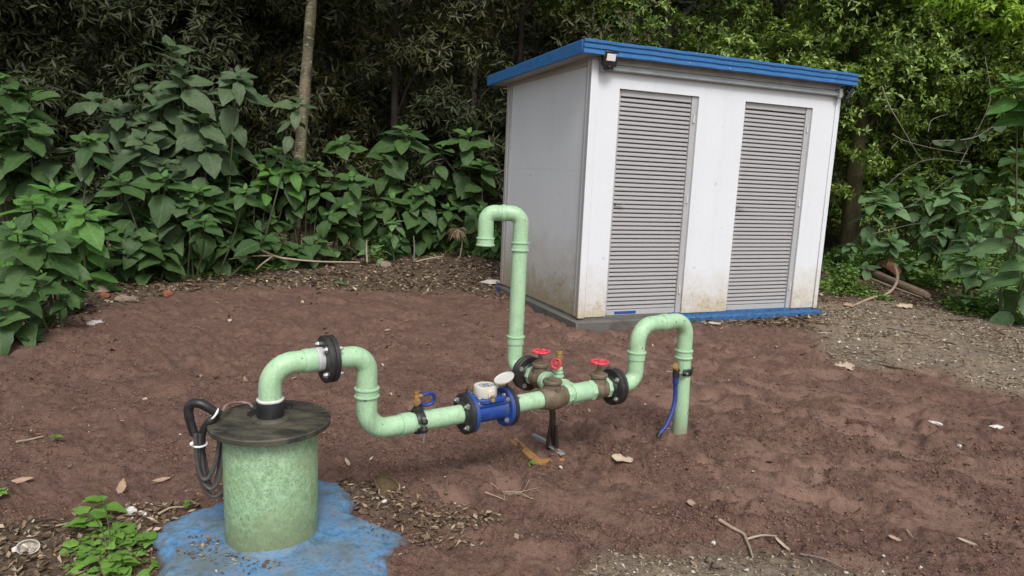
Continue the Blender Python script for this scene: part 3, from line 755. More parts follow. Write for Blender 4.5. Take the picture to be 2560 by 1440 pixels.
        hs.tube([c - NS * 0.033, c - NS * 0.037 + ES * 0.03, c - NS * 0.035 + ES * 0.085 - EZ * 0.006], [0.008, 0.008, 0.006], 10)
        hs.build('handle', M['zinc'], door)
        for z in (0.44, 1.33, 2.09):
            h = MB(); h.lathe([(-0.035, 0.0), (-0.035, 0.009), (0.035, 0.009), (0.035, 0.0)], sh(a + DW - 0.034, 0.012, z), EZ, 12); h.build('hinge', M['white_plastic'], door)
    m = MB(); m.box(SO, (ES, NS, EZ), (D1 + 0.12, 0.0285, 0.216), (D1 + 0.36, 0.0298, 0.244)); sm = m.build('paint_smear', M['blue_iron'], bpy.data.objects['door'])
make_house()

def floodlight(c, face, label, sc=1.0, tilt=0.25):
    """small square LED floodlight with a motion sensor below its lens"""
    f = Vector(face).normalized(); f = (f - EZ * tilt).normalized(); u = EZ.cross(f).normalized(); v = f.cross(u)
    t = thing('floodlight', label, 'floodlight', c, 'floodlights under the roof edge')
    c = Vector(c)
    m = MB(); m.box(c, (u, v, f), (-0.070 * sc, -0.058 * sc, -0.02), (0.070 * sc, 0.066 * sc, 0.018)); m.box(c, (u, v, f), (-0.045 * sc, -0.090 * sc, -0.016), (0.045 * sc, -0.0505 * sc, 0.012)); m.build('housing', M['black_plastic'], t, bevel=0.005)
    m = MB(); m.box(c, (u, v, f), (-0.044 * sc, -0.012 * sc, 0.0185), (0.044 * sc, 0.046 * sc, 0.0215)); m.build('lens', M['floodlight'], t, bevel=0.002)
    m = MB(); m.lathe([(0, 0.020 * sc), (0.012, 0.019 * sc), (0.020, 0.010 * sc), (0.022, 0)], c + f * 0.012 - v * 0.066 * sc, f - v * 0.4, 14); m.build('sensor', M['black_plastic'], t)
    m = MB(); m.tube([c - u * 0.066 * sc + v * 0.0, c - u * 0.070 * sc - f * 0.045 + v * .02, c + u * 0.070 * sc - f * 0.045 + v * .02, c + u * 0.066 * sc], 0.006, 8); m.build('bracket', M['black_plastic'], t)
floodlight(sh(0.105, -0.110, 2.520), -NS, 'black and white floodlight under the left end of the blue roof edge', 1.0)
floodlight(sh(SW + 0.055, -0.075, 2.455), -NS * 0.8 + ES * 0.75, 'tilted floodlight at the right corner of the pump house roof', 0.95, 0.5)

# ------------------------------------------------------------------ well casing and pipework
PE = Vector((0.82537794, 0.5645806, 0)); PN = Vector((-0.5645806, 0.82537794, 0))
def pt(s, z, off=0.0): return CASING + PE * s + PN * off + EZ * z

casing = thing('well_casing', 'fat mottled pale green well casing with a dirty black round lid', 'well casing', CASING + EZ * 0.03)
m = MB(); m.lathe([(-0.08, 0.176), (0.02, 0.1765), (0.455, 0.1785), (0.458, 0.176)], CASING + EZ * 0.03, EZ, 72); m.build('casing_tube', M['casing'], casing, angle=50)
m = MB(); m.lathe([(0, 0.0), (0, 0.222), (0.003, 0.228), (0.021, 0.2285), (0.0255, 0.224), (0.0265, 0.0)], CASING + EZ * 0.4895, EZ, 80); lid = m.build('lid', M['lid'], casing, angle=30)
m = MB(); m.lathe([(0, 0.0745), (0.003, 0.0745), (0.008, 0.068), (0.012, 0.060), (0.0125, 0.05)], pt(0, 0.5155), EZ, 40); m.build('sealing_ring', M['lid'], lid)
m = MB(); c = pt(-0.045, 0.516, 0.075); m.lathe([(0, 0.026), (0.005, 0.026), (0.0055, 0.0)], c, EZ, 20); m.lathe([(0.0055, 0.013), (0.018, 0.013), (0.019, 0.0)], c, EZ, 6); m.build('lifting_nut', M['black_iron'], lid, angle=30)
m = MB(); c = pt(0.095, 0.516, 0.085); m.lathe([(0, 0.016), (0.012, 0.016), (0.013, 0.0)], c, EZ, 6); m.build('bolt', M['black_iron'], lid, angle=30)

PIPE = thing('discharge_pipework', 'pale green pipework with blue meter, black flanges, red handwheels and two swan necks', 'pipework', pt(1.40, 0.0))
RP = 0.0440
def pipe(name, pts, rad=None, r=RP, parent=PIPE, mat='pipe', cap=(True, True), seg=11):
    path = fillet(pts, rad, seg) if rad else [Vector(p) for p in pts]
    m = MB(); m.tube(path, r, 28, cap=cap); return m.build(name, M[mat], parent, angle=50)
def straight(a, b): return pipe('pipe', [a, b])
def coupling(c, axis, h=0.042, r=0.0485, lips=(1, 1)):
    ax = Vector(axis).normalized(); c = Vector(c) - ax * h / 2
    lip = 0.0048; pr = [(0, RP - .002), (0, r + (lip * .4 if lips[0] else 0))]
    if lips[0]: pr += [(0.001, r + lip), (0.007, r + lip), (0.009, r)]
    if lips[1]: pr += [(h - 0.009, r), (h - 0.007, r + lip), (h - 0.001, r + lip)]
    pr += [(h, r), (h, RP - .002)]
    m = MB(); m.lathe(pr, c, ax, 32, cap=(False, False)); return m.build('coupling', M['coupling'], PIPE, angle=28)
def bolt(parent, c, ax, sides=(1, 1), d=0.0, rr=0.0105):
    """hex bolt through a flange pair: head, washer and nut either side"""
    ax = Vector(ax).normalized(); m = MB(); c = Vector(c)
    for s_, on in ((1, sides[0]), (-1, sides[1])):
        if not on: continue
        w = ax * s_
        m.lathe([(0, rr * 1.35), (0.002, rr * 1.35), (0.0022, rr)], c + w * (d + 0.0004), w, 14)
        m.lathe([(0.0022, rr), (0.0115, rr), (0.0125, rr * .8), (0.0126, 0.0055)], c + w * (d + 0.0004), w, 6, hint=PN)
        m.lathe([(0.0126, 0.0055), (0.020 if s_ > 0 else 0.0145, 0.0055), (0.021 if s_ > 0 else 0.0150, 0.0)], c + w * (d + 0.0004), w, 10)
    if sides[0] and sides[1]: m.lathe([(-d, 0.0), (-d, 0.005), (d, 0.005), (d, 0.0)], c, ax, 8)
    return m.build('bolt', M['zinc'], parent, angle=30)
def flange(c, axis, th=0.022, r=0.0965, n=40, mat='black_iron', hub=0.0, name='flange', parent=PIPE):
    ax = Vector(axis).normalized(); c = Vector(c)
    pr = [(0, RP * .9), (0, r - 0.004), (0.003, r), (th - 0.003, r), (th, r - 0.004)]
    if hub: pr += [(th + 0.0005, RP + 0.016), (th + hub * .6, RP + 0.011), (th + hub, RP + 0.006), (th + hub, RP * .9)]
    else: pr += [(th, RP * .9)]
    m = MB(); m.lathe(pr, c, ax, n, cap=(False, False)); return m.build(name, M[mat], parent, angle=32)
def flange_pair(c, axis, gap=0.003, hubs=(0.014, 0.010), th=0.022, r=0.0965, rot=45, nb=4):
    """two flanges face to face with a gasket and bolts; c is the joint"""
    ax = Vector(axis).normalized(); c = Vector(c)
    a = flange(c - ax * gap / 2, -ax, th, r, hub=hubs[0]); b = flange(c + ax * gap / 2, ax, th, r, hub=hubs[1])
    u, v, w = frame(ax)
    m = MB(); m.lathe([(-gap / 2 + .0002, RP), (-gap / 2 + .0002, r * .93), (gap / 2 - .0002, r * .93), (gap / 2 - .0002, RP)], c, ax, 32, cap=(False, False)); m.build('gasket', M['rubber'], a)
    for k in range(nb):
        t = math.radians(rot + 360 / nb * k); p = c + (u * math.cos(t) + v * math.sin(t)) * r * 0.76
        bolt(a, p, ax, d=th + gap / 2)
    return a

# riser out of the well head
m = MB(); m.lathe([(0, 0.048), (0, 0.0515), (0.004, 0.0525), (0.058, 0.0525), (0.064, 0.051), (0.064, 0.044)], pt(0, 0.5262), EZ, 36, cap=(False, False)); m.build('collar', M['black_plastic'], PIPE, angle=40)
m = MB(); m.lathe([(0, 0.044), (0, 0.0515), (0.005, 0.0520), (0.008, 0.0475), (0.009, 0.044)], pt(0, 0.5906), EZ, 30, mod=lambda a: 1 + 0.018 * math.sin(5 * a) + 0.012 * math.sin(11 * a), cap=(False, False)); m.build('paint_ring', M['white_plastic'], PIPE)
pipe('elbow', [pt(0, 0.52), pt(0, 0.732), pt(0.178, 0.732)], 0.138)
m = MB(); m.lathe([(0, RP), (0, 0.0475), (0.004, 0.0485), (0.050, 0.0485), (0.052, 0.046)], pt(0.128, 0.732), PE, 32, cap=(False, False)); m.build('coupling', M['coupling'], PIPE, angle=40)
m = MB(); m.lathe([(0, 0.0455), (0.004, 0.049), (0.012, 0.0500), (0.018, 0.0485), (0.026, 0.0495), (0.030, 0.047)], pt(0.1785, 0.732), PE, 32, mod=lambda a: 1 + 0.008 * math.sin(9 * a), cap=(False, False)); m.build('nipple', M['grey_thread'], PIPE)
flange_pair(pt(0.2315, 0.730), PE, hubs=(0.0, 0.006))
pipe('elbow', [pt(0.254, 0.727), pt(0.398, 0.727), pt(0.398, 0.55)], 0.118)
coupling(pt(0.398, 0.566), EZ, 0.040)
pipe('elbow', [pt(0.398, 0.585), pt(0.398, 0.392), pt(0.60, 0.392)], 0.105)
coupling(pt(0.580, 0.392), PE, 0.052, lips=(0, 0)); coupling(pt(0.603, 0.392), PE, 0.012, 0.0465, lips=(0, 0))
straight(pt(0.60, 0.392), pt(0.872, 0.390))

# first tapping clamp with a brass cock and a loop of blue hose
def tapping_clamp(c, axis, up, parent=PIPE):
    """black saddle clamp round a pipe, drawn tight by two bolts"""
    ax = Vector(axis).normalized(); u = Vector(up).normalized(); w = ax.cross(u); c = Vector(c)
    m = MB(); r = RP
    for sgn in (1, -1):
        rings = []
        for h, rr in ((-0.020, r + 0.002), (-0.020, r + 0.009), (-0.014, r + 0.012), (0.014, r + 0.012), (0.020, r + 0.009), (0.020, r + 0.002)):
            rings.append([c + ax * h + (u * (math.sin(t) * sgn) + w * math.cos(t)) * rr for t in [math.radians(12 + 156 * k / 16) for k in range(17)]])
        n0 = len(m.v); m.quadstrip(rings, closed_ring=False)
    cl = m.build('tapping_clamp', M['black_plastic'], parent, angle=40)
    m = MB()
    for s_ in (1, -1):
        for sgn in (1, -1):
            o = c + w * s_ * (r + 0.018) + u * sgn * 0.010
            m.lathe([(0, 0.015), (0.003, 0.017), (0.014, 0.017), (0.018, 0.014), (0.019, 0)], o, u * sgn, 16)
    m.build('lug', M['black_plastic'], cl)
    for s_ in (1, -1):
        m = MB(); o = c + w * s_ * (r + 0.018)
        m.lathe([(-0.078, 0), (-0.078, 0.0042), (0.040, 0.0042), (0.041, 0.0)], o, u, 8); m.lathe([(0.030, 0.008), (0.039, 0.008), (0.040, 0.0)], o, u, 6); m.lathe([(-0.042, 0.008), (-0.032, 0.008), (-0.031, 0.0)], o, u, 6)
        m.build('bolt', M['zinc'], cl, angle=30)
    return cl
cl1 = tapping_clamp(pt(0.640, 0.392), PE, EZ)
m = MB(); m.lathe([(0, 0.026), (0.010, 0.026), (0.014, 0.020), (0.024, 0.018), (0.025, 0)], pt(0.640, 0.392 + RP + 0.008), EZ, 18); m.build('boss', M['black_plastic'], cl1)
m = MB(); c0 = pt(0.632, 0.474)
m.lathe([(-0.006, 0.0125), (0.010, 0.0125), (0.0105, 0.0095), (0.024, 0.0095), (0.0245, 0.015), (0.040, 0.015), (0.0405, 0.010), (0.052, 0.010), (0.0525, 0.0135), (0.060, 0.0135), (0.061, 0)], c0, EZ, 12)
m.lathe([(0, 0.012), (0.012, 0.012), (0.0125, 0.016), (0.026, 0.016), (0.027, 0.0)], c0 + EZ * 0.022 - PN * 0.004, (-PN - PE * 0.4), 12)
m.lathe([(0, 0.010), (0.018, 0.010), (0.019, 0.0085), (0.030, 0.0085)], c0 + EZ * 0.036, PE, 12)
m.build('brass_cock', M['brass'], cl1, angle=30)
lp = [c0 + PE * 0.026 + EZ * 0.037]
for k in range(0, 13):
    t = math.radians(115 - 26 * k); lp.append(c0 + PE * (0.060 + 0.034 * math.cos(t)) + EZ * (0.012 + 0.031 * math.sin(t)) + PN * (0.002 * k) )
m = MB(); m.tube(spline(lp, 4), 0.0085, 12); m.build('hose_loop', M['blue_hose'], cl1)

# water meter
MS0, MS1, MZ = 0.8945, 1.1110, 0.389
fl = flange(pt(MS0 - 0.0015, MZ), -PE, 0.021, hub=0.012)
fr = flange(pt(MS1 + 0.0015, MZ), PE, 0.021, hub=0.008)
meter = MB()
R_ = 0.0965
meter.lathe([(0, 0.040), (0, R_ - .004), (0.003, R_ - .001), (0.018, R_ - .001), (0.021, R_ - .005), (0.0215, 0.066), (0.034, 0.057), (0.060, 0.0555), (0.1565, 0.0555), (0.1825, 0.057), (0.195, 0.066), (0.1955, R_ - .005), (0.1985, R_ - .001), (0.2135, R_ - .001), (0.2165, R_ - .004), (0.2165, 0.040)], pt(MS0, MZ), PE, 48, cap=(False, False))
meter = meter.build('water_meter', M['blue_iron'], PIPE, angle=32)
m = MB(); mc = pt((MS0 + MS1) / 2, MZ)
m.box(mc, (PE, PN, EZ), (-0.080, -0.056, 0.030), (0.080, 0.056, 0.052)); m.build('meter_chest', M['blue_iron'], meter, bevel=0.006)
m = MB(); oct_ = [(-0.082, -0.045), (-0.055, -0.066), (0.055, -0.066), (0.082, -0.045), (0.082, 0.045), (0.055, 0.066), (-0.055, 0.066), (-0.082, 0.045)]
m.extrude([mc + PE * a + PN * b + EZ * 0.0525 for a, b in oct_], EZ * 0.020); m.build('cover_plate', M['blue_iron'], meter, bevel=0.003)
for a, b in ((0.068, -0.040), (-0.068, -0.040), (0.068, 0.040), (-0.068, 0.040)):
    m = MB(); c = mc + PE * a + PN * b + EZ * 0.073; m.lathe([(0, 0.011), (0.006, 0.011), (0.009, 0.008), (0.0095, 0)], c, EZ, 8); m.build('bolt', M['zinc'], meter, angle=30)
rc = mc + EZ * 0.073 - PE * 0.012
m = MB(); m.lathe([(0, 0.0), (0, 0.054), (0.004, 0.056), (0.044, 0.056), (0.050, 0.0545), (0.052, 0.050), (0.051, 0.036), (0.046, 0.034), (0.046, 0.0)], rc, EZ, 44)
reg = m.build('register', M['cream'], meter, angle=30)
m = MB(); m.lathe([(0, 0.0345), (0.0035, 0.0345), (0.004, 0.0)], rc + EZ * 0.0462, EZ, 36); m.build('dial', M['dial'], meter, angle=30)
m = MB()
m.lathe([(0, 0.030), (0.0006, 0.030), (0.0006, 0.0275), (0, 0.0275)], rc + EZ * 0.0503, EZ, 36, cap=(False, False))
m.box(rc + EZ * 0.0503, (PE, PN, EZ), (-0.018, 0.006, 0), (0.018, 0.013, 0.0008))
m.lathe([(0, 0.0075), (0.0008, 0.0075), (0.0008, 0.0)], rc + EZ * 0.0503 - PN * 0.012 + PE * 0.008, EZ, 16)
m.box(rc + EZ * 0.0503, (PE, PN, EZ), (-0.020, -0.014, 0), (-0.007, -0.010, 0.0008)); m.box(rc + EZ * 0.0503, (PE, PN, EZ), (-0.014, -0.004, 0), (0.004, -0.001, 0.0008)); m.build('dial_print', M['dial_dark'], meter)
m = MB(); m.box(rc, (PE, PN, EZ), (-0.018, -0.0605, 0.006), (0.016, -0.050, 0.040)); m.build('seal_block', M['cream'], meter, bevel=0.003)
m = MB(); m.lathe([(0, 0.009), (0.006, 0.009), (0.010, 0.006), (0.0105, 0)], rc - PN * 0.0606 + EZ * 0.012, -PN, 12); m.lathe([(0, 0.011), (0.012, 0.010), (0.013, 0)], rc - PN * 0.062 - EZ * 0.006, -PN + EZ * .2, 10); m.build('seal', M['brass'], meter)
# opened dial cover on its hinge
hd = (PE * 0.72 + PN * 0.30).normalized(); lw = (EZ * 0.72 - hd * 0.40 - PN * 0.30).normalized()
hp = rc + EZ * 0.048 + RT * 0.054
lc = rc + EZ * 0.082 + RT * 0.088 - FWD * 0.004
up_l = Vector((-0.36, -0.19, 0.91)).normalized()
m = MB(); m.lathe([(-0.003, 0.0), (-0.003, 0.048), (0.004, 0.050), (0.0075, 0.049), (0.0075, 0.044), (0.0045, 0.043), (0.0045, 0.0)], lc, up_l, 40); m.build('dial_cover', M['white_plastic'], meter, angle=30)
m = MB(); m.tube([hp - EZ * 0.012, hp, hp + (lc - hp).normalized() * 0.016], 0.008, 10); m.build('cover_hinge', M['cream'], meter)
for par, s_ in ((fl, -1), (fr, 1)):
    cc = pt(MS0 if s_ < 0 else MS1, MZ)
    u, v, w = frame(PE)
    for k in range(4):
        t = math.radians(45 + 90 * k); p = cc + (u * math.cos(t) + v * math.sin(t)) * R_ * 0.76
        ax = PE * s_; m = MB()
        for d, w2, ln in ((0.0235, ax, 0.02), (0.0218, -ax, 0.014)):
            q0 = p + w2 * d
            m.lathe([(0, 0.0145), (0.002, 0.0145), (0.0022, 0.0112)], q0, w2, 14); m.lathe([(0.0022, 0.0112), (0.0115, 0.0112), (0.0125, 0.009), (0.0126, 0.0055)], q0, w2, 6, hint=EZ); m.lathe([(0.0126, 0.0055), (ln, 0.0055), (ln + .001, 0)], q0, w2, 10)
        m.build('bolt', M['zinc'], par, angle=30)
for s_ in (MS0 - 0.006, MS1 + 0.004):
    m = MB(); m.tube([pt(s_, MZ + R_ - 0.006), pt(s_, MZ + R_ + 0.022)], 0.0045, 8); m.build('earth_tag', M['black_plastic'], meter)
straight(pt(1.120, 0.389), pt(1.322, 0.389))

# bronze check valve
def hexring(c, ax, h, r, name='hex_end', mat='bronze', parent=None, n=8):
    m = MB(); m.lathe([(0, RP * .8), (0, r * .96), (0.003, r), (h - 0.003, r), (h, r * .96), (h, RP * .8)], c, ax, n, cap=(False, False)); return m.build(name, M[mat], parent, angle=20)
cv0, cv1 = 1.318, 1.470
m = MB(); m.lathe([(0, 0.044), (0, 0.0505), (0.004, 0.0515), (0.024, 0.0515), (0.030, 0.055), (0.050, 0.0625), (0.080, 0.0645), (0.108, 0.0615), (0.126, 0.0545), (0.130, 0.0515), (0.149, 0.0515), (0.152, 0.050), (0.152, 0.044)], pt(cv0, 0.389), PE, 40, cap=(False, False))
chk = m.build('check_valve', M['bronze'], PIPE, angle=36)
m = MB(); m.lathe([(0.0, 0.047), (0.050, 0.0445), (0.062, 0.043), (0.064, 0.0)], pt(1.392, 0.389 + 0.012), EZ, 32); m.lathe([(0.0642, 0.0), (0.0642, 0.048), (0.068, 0.0505), (0.078, 0.0505), (0.082, 0.048), (0.083, 0.036), (0.080, 0.033), (0.079, 0.0)], pt(1.392, 0.389 + 0.012), EZ, 36); m.build('bonnet', M['bronze'], chk, angle=30)
m = MB(); m.lathe([(0.0792, 0.029), (0.090, 0.028), (0.091, 0.0)], pt(1.392, 0.389 + 0.012), EZ, 6); m.build('cap_nut', M['bronze'], chk, angle=20)
m = MB(); m.lathe([(0, 0.013), (0.006, 0.012), (0.007, 0)], pt(1.392, 0.442, -0.0445), -PN, 12); m.build('plug', M['bronze'], chk)

# tee with a branch going back
TB = 1.535
m = MB(); m.lathe([(0, 0.045), (0, 0.053), (0.005, 0.0548), (0.014, 0.0548), (0.016, 0.0515), (0.030, 0.0515), (0.032, 0.0495)], pt(1.4705, 0.390), PE, 10, cap=(False, False)); m.build('union', M['coupling'], PIPE, angle=20)
straight(pt(1.478, 0.390), pt(1.650, 0.390))
m = MB(); m.lathe([(0, RP), (0, 0.0495), (0.004, 0.0505), (0.112, 0.0505), (0.116, 0.0495), (0.116, RP)], pt(1.516, 0.390), PE, 36, cap=(False, False)); tee = m.build('tee', M['coupling'], PIPE, angle=40)
m = MB(); m.lathe([(0.0, RP), (0.0, 0.0495), (0.082, 0.0495), (0.084, 0.053), (0.090, 0.053), (0.092, 0.0480), (0.100, 0.0480)], pt(TB, 0.390), PN, 32, cap=(False, False)); m.build('tee_branch', M['coupling'], tee, angle=40)
m = MB(); m.lathe([(0, 0.045), (0, 0.053), (0.003, 0.0545), (0.026, 0.0545), (0.030, 0.052), (0.030, 0.044)], pt(1.6325, 0.390), PE, 8, cap=(False, False)); m.build('union', M['coupling'], PIPE, angle=20)
pipe('pipe', [pt(TB, 0.390, 0.06), pt(TB, 0.390, 0.275)])
m = MB(); m.lathe([(0, RP), (0, 0.050), (0.030, 0.0515), (0.034, 0.055), (0.052, 0.055), (0.056, 0.051), (0.070, 0.051), (0.072, RP)], pt(TB, 0.390, 0.180), PN, 32, cap=(False, False)); m.build('coupling', M['coupling'], PIPE, angle=32)

def handwheel(c, axis, r, parent, n=5, thick=0.0065):
    """scalloped red rim on spokes with a hub"""
    u, v, w = frame(axis); c = Vector(c); m = MB(); rings = []
    N = 60; K = 10
    for k in range(N):
        a = 2 * math.pi * k / N; rr = r * (1 + 0.035 * math.cos(n * 2 * a)); d = u * math.cos(a) + v * math.sin(a)
        rings.append([c + d * (rr - r * 0.13 + math.cos(2 * math.pi * j / K) * r * 0.17) + w * math.sin(2 * math.pi * j / K) * thick for j in range(K)])
    m.quadstrip(rings, closed_path=True)
    for k in range(n):
        a = 2 * math.pi * (k + 0.3) / n; d = u * math.cos(a) + v * math.sin(a)
        m.tube([c + d * r * 0.12 - w * thick * .4, c + d * r * 0.80], [r * 0.13, r * 0.10], 8)
    m.lathe([(-thick * 1.2, 0), (-thick * 1.2, r * 0.26), (thick * 1.0, r * 0.26), (thick * 1.3, r * 0.2), (thick * 1.3, 0)], c, axis, 18)
    return m.build('handwheel', M['red'], parent, angle=40)

def gate_valve(c, axis, wheel_z, wheel_r=0.052, name='gate_valve'):
    """bronze gate valve: body, hexagonal ends, bonnet, spindle and red wheel; axis is the pipe direction"""
    ax = Vector(axis).normalized(); c = Vector(c)
    m = MB(); m.lathe([(-0.040, 0.040), (-0.040, 0.0515), (-0.028, 0.0525), (-0.022, 0.048), (-0.010, 0.052), (0.010, 0.052), (0.022, 0.048), (0.028, 0.0525), (0.040, 0.0515), (0.040, 0.040)], c, ax, 12, cap=(False, False))
    g = m.build(name, M['bronze'], PIPE, angle=30)
    m = MB(); m.lathe([(-0.052, 0.0), (-0.050, 0.030), (-0.03, 0.040), (0.030, 0.0415), (0.062, 0.0395), (0.066, 0.044), (0.070, 0.0475), (0.082, 0.0475), (0.086, 0.044), (0.088, 0.030), (0.0885, 0.0)], c, EZ, 30); m.build('bonnet', M['bronze'], g, angle=32)
    m = MB(); m.lathe([(0.0888, 0.026), (0.100, 0.024), (0.101, 0.0175), (0.116, 0.0165)], c, EZ, 6); m.lathe([(0.100, 0.0), (0.100, 0.013), (wheel_z - 0.004, 0.012), (wheel_z - 0.004, 0)], c, EZ, 16); m.build('spindle', M['bronze'], g, angle=30)
    handwheel(c + EZ * wheel_z, EZ, wheel_r, g)
    m = MB(); m.lathe([(0, 0.0075), (0.007, 0.0075), (0.008, 0)], c + EZ * (wheel_z + 0.008), EZ, 6); m.build('wheel_nut', M['bronze'], g, angle=20)
    return g
gate_valve(pt(1.703, 0.390), PE, 0.148, 0.050)
m = MB(); m.lathe([(0, 0.044), (0, 0.053), (0.003, 0.0555), (0.022, 0.0555), (0.026, 0.052), (0.026, 0.044)], pt(1.7445, 0.390), PE, 8, cap=(False, False)); m.build('union', M['coupling'], PIPE, angle=20)
flange_pair(pt(1.812, 0.389), PE, hubs=(0.014, 0.006), r=0.099)
pipe('elbow', [pt(1.834, 0.389), pt(1.970, 0.389), pt(1.970, 0.53)], 0.112)
coupling(pt(1.970, 0.545), EZ, 0.046, lips=(0, 1))
pipe('elbow', [pt(1.970, 0.52), pt(1.970, 0.713), pt(2.168, 0.713)], 0.138)
m = MB(); m.lathe([(0, RP), (0, 0.0475), (0.003, 0.0488), (0.043, 0.0488), (0.046, 0.0475), (0.046, RP)], pt(2.145, 0.713), PE, 32, cap=(False, False)); m.build('coupling', M['coupling'], PIPE, angle=40)
pipe('elbow', [pt(2.16, 0.713), pt(2.352, 0.713), pt(2.352, 0.50)], 0.125)
coupling(pt(2.352, 0.511), EZ, 0.048)
pipe('pipe', [pt(2.352, 0.53), pt(2.366, 0.25), pt(2.378, -0.10)])

# branch valve, flanges and the tall swan neck
gate_valve(pt(TB, 0.390, 0.300), PN, 0.152, 0.050)
m = MB(); m.lathe([(0, 0.044), (0, 0.053), (0.003, 0.0555), (0.026, 0.0555), (0.030, 0.052), (0.030, 0.044)], pt(TB, 0.390, 0.342), PN, 8, cap=(False, False)); m.build('union', M['coupling'], PIPE, angle=20)
flange_pair(pt(TB, 0.390, 0.410), PN, hubs=(0.012, 0.006), r=0.099, rot=30)
bx = 0.548
pipe('elbow', [pt(TB, 0.390, 0.432), pt(TB, 0.390, bx), pt(TB, 0.56, bx)], 0.105)
coupling(pt(TB, 0.553, bx), EZ, 0.048, lips=(0, 1))
pipe('pipe', [pt(TB, 0.54, bx), pt(TB, 1.10, bx)])
coupling(pt(TB, 1.098, bx), EZ, 0.050)
ud = (-PE * math.cos(0.5) + PN * math.sin(0.5)).normalized(); A0 = pt(TB, 0, bx); UW = 0.197
pipe('elbow', [A0 + EZ * 1.08, A0 + EZ * 1.282, A0 + ud * 0.115 + EZ * 1.282], 0.098)
m = MB(); m.lathe([(0, RP), (0, 0.0470), (0.002, 0.0480), (0.020, 0.0480), (0.022, 0.0470), (0.022, RP)], A0 + ud * 0.090 + EZ * 1.282, ud, 32, cap=(False, False)); m.build('coupling', M['coupling'], PIPE, angle=40)
pipe('elbow', [A0 + ud * 0.10 + EZ * 1.282, A0 + ud * UW + EZ * 1.282, A0 + ud * UW + EZ * 1.125], 0.097, cap=(True, False))
cb = A0 + ud * UW + EZ * 1.118
m = MB(); m.lathe([(0.046, RP), (0.046, 0.0485), (0.045, 0.0525), (0.039, 0.0525), (0.037, 0.0485), (0.009, 0.0485), (0.007, 0.0535), (0.0, 0.0535), (0.0, 0.0430), (0.046, 0.0405)], cb - EZ * 0.022, EZ, 32, cap=(False, False)); m.build('coupling', M['coupling'], PIPE, angle=28)

# air release cock with its own little red wheel on the branch
av = pt(TB, 0.390 + 0.043, 0.135)
m = MB(); m.lathe([(0, 0.026), (0.012, 0.024), (0.0125, 0.031), (0.020, 0.031), (0.0205, 0.022), (0.032, 0.022), (0.0325, 0.027), (0.040, 0.027), (0.0405, 0.019), (0.052, 0.018), (0.0525, 0.023), (0.064, 0.021), (0.066, 0.0)], av, EZ, 18); ac = m.build('air_cock', M['coupling'], PIPE, angle=30)
m = MB(); m.lathe([(0.066, 0.013), (0.078, 0.013), (0.079, 0.018), (0.096, 0.018), (0.097, 0.013), (0.104, 0.013), (0.105, 0.021), (0.126, 0.021), (0.127, 0.016), (0.136, 0.016), (0.137, 0.0185), (0.148, 0.0175), (0.150, 0.0)], av, EZ, 14)
wd = (-PE * 0.80 - PN * 0.55 + EZ * 0.12).normalized()
m.lathe([(0, 0.010), (0.018, 0.009), (0.019, 0.0065), (0.045, 0.006)], av + EZ * 0.088, wd, 12); m.build('brass_cock', M['brass'], ac, angle=30)
handwheel(av + EZ * 0.088 + wd * 0.052, wd, 0.029, ac, 5, 0.0055)

# second tapping clamp with hose on the right-hand riser
c2 = pt(2.357, 0.408)
cl2 = tapping_clamp(c2, EZ, (PE * 0.55 - PN * 0.83).normalized())
hs = c2 - PE * 0.070 - PN * 0.012
m = MB(); m.lathe([(-0.010, 0.020), (0.030, 0.020), (0.032, 0.012)], hs - EZ * 0.015, EZ, 14); m.build('boss', M['black_plastic'], cl2)
m = MB(); m.lathe([(0, 0.0125), (0.012, 0.0125), (0.0125, 0.010), (0.028, 0.010), (0.0285, 0.016), (0.040, 0.016), (0.041, 0.0)], hs + EZ * 0.016, EZ, 12); m.lathe([(0, 0.012), (0.020, 0.012), (0.021, 0.016), (0.034, 0.016), (0.035, 0)], hs + EZ * 0.038, -PE - PN * .5 + EZ * .25, 10); m.build('brass_cock', M['brass'], cl2, angle=30)
hose = [hs - EZ * 0.025, hs - EZ * 0.085 + PE * 0.004, pt(2.288, 0.24, -0.02), pt(2.255, 0.165, -0.03), pt(2.215, 0.105, -0.035), pt(2.175, 0.065, -0.03)]
m = MB(); m.tube(spline(hose, 6), [0.017] * 5 + [0.0125] * 26, 14); hz_ = m.build('blue_hose', M['blue_hose'], cl2)
m = MB(); m.lathe([(0, 0.0135), (0.014, 0.0150), (0.030, 0.0145), (0.031, 0)], pt(2.176, 0.068, -0.03), Vector((-0.5, -0.35, -0.9)), 12); m.build('hose_end', M['black_plastic'], cl2)

# ------------------------------------------------------------------ support stand and the plate it stands on
st = thing('pipe_stand', 'dark steel prop with splayed feet holding up the bronze check valve', 'stand', pt(1.402, gh(*pt(1.402, 0).xy)))
b0 = pt(1.400, 0.324)
foot = on_ground(1385, 1128); foot.z += 0.012
m = MB(); top = b0; low = foot + EZ * 0.005
dv = (low - top).normalized(); sx_ = PE; sy_ = dv.cross(sx_).normalized()
m.box(top, (PE, sy_, dv), (-0.015, -0.012, 0), (0.015, 0.012, (low - top).length)); m.build('post', M['stand'], st, bevel=0.003)
m = MB(); a = top + dv * 0.135 - PN * 0.0155 + PE * 0.008; b = on_ground(1391, 1136, 0.016)
m.tube([a, a * .4 + b * .6, b], [0.008, 0.010, 0.013], 8); m.build('brace', M['stand'], st)
m = MB(); a2 = top + dv * 0.125 - PE * 0.016; b2 = on_ground(1368, 1128, 0.012)
m.tube([a2, b2], [0.008, 0.013], 8); m.build('brace', M['stand'], st)
fa, fb = on_ground(1366, 1126, 0.014), on_ground(1407, 1148, 0.014)
fd = (fb - fa).normalized(); fn = EZ.cross(fd).normalized()
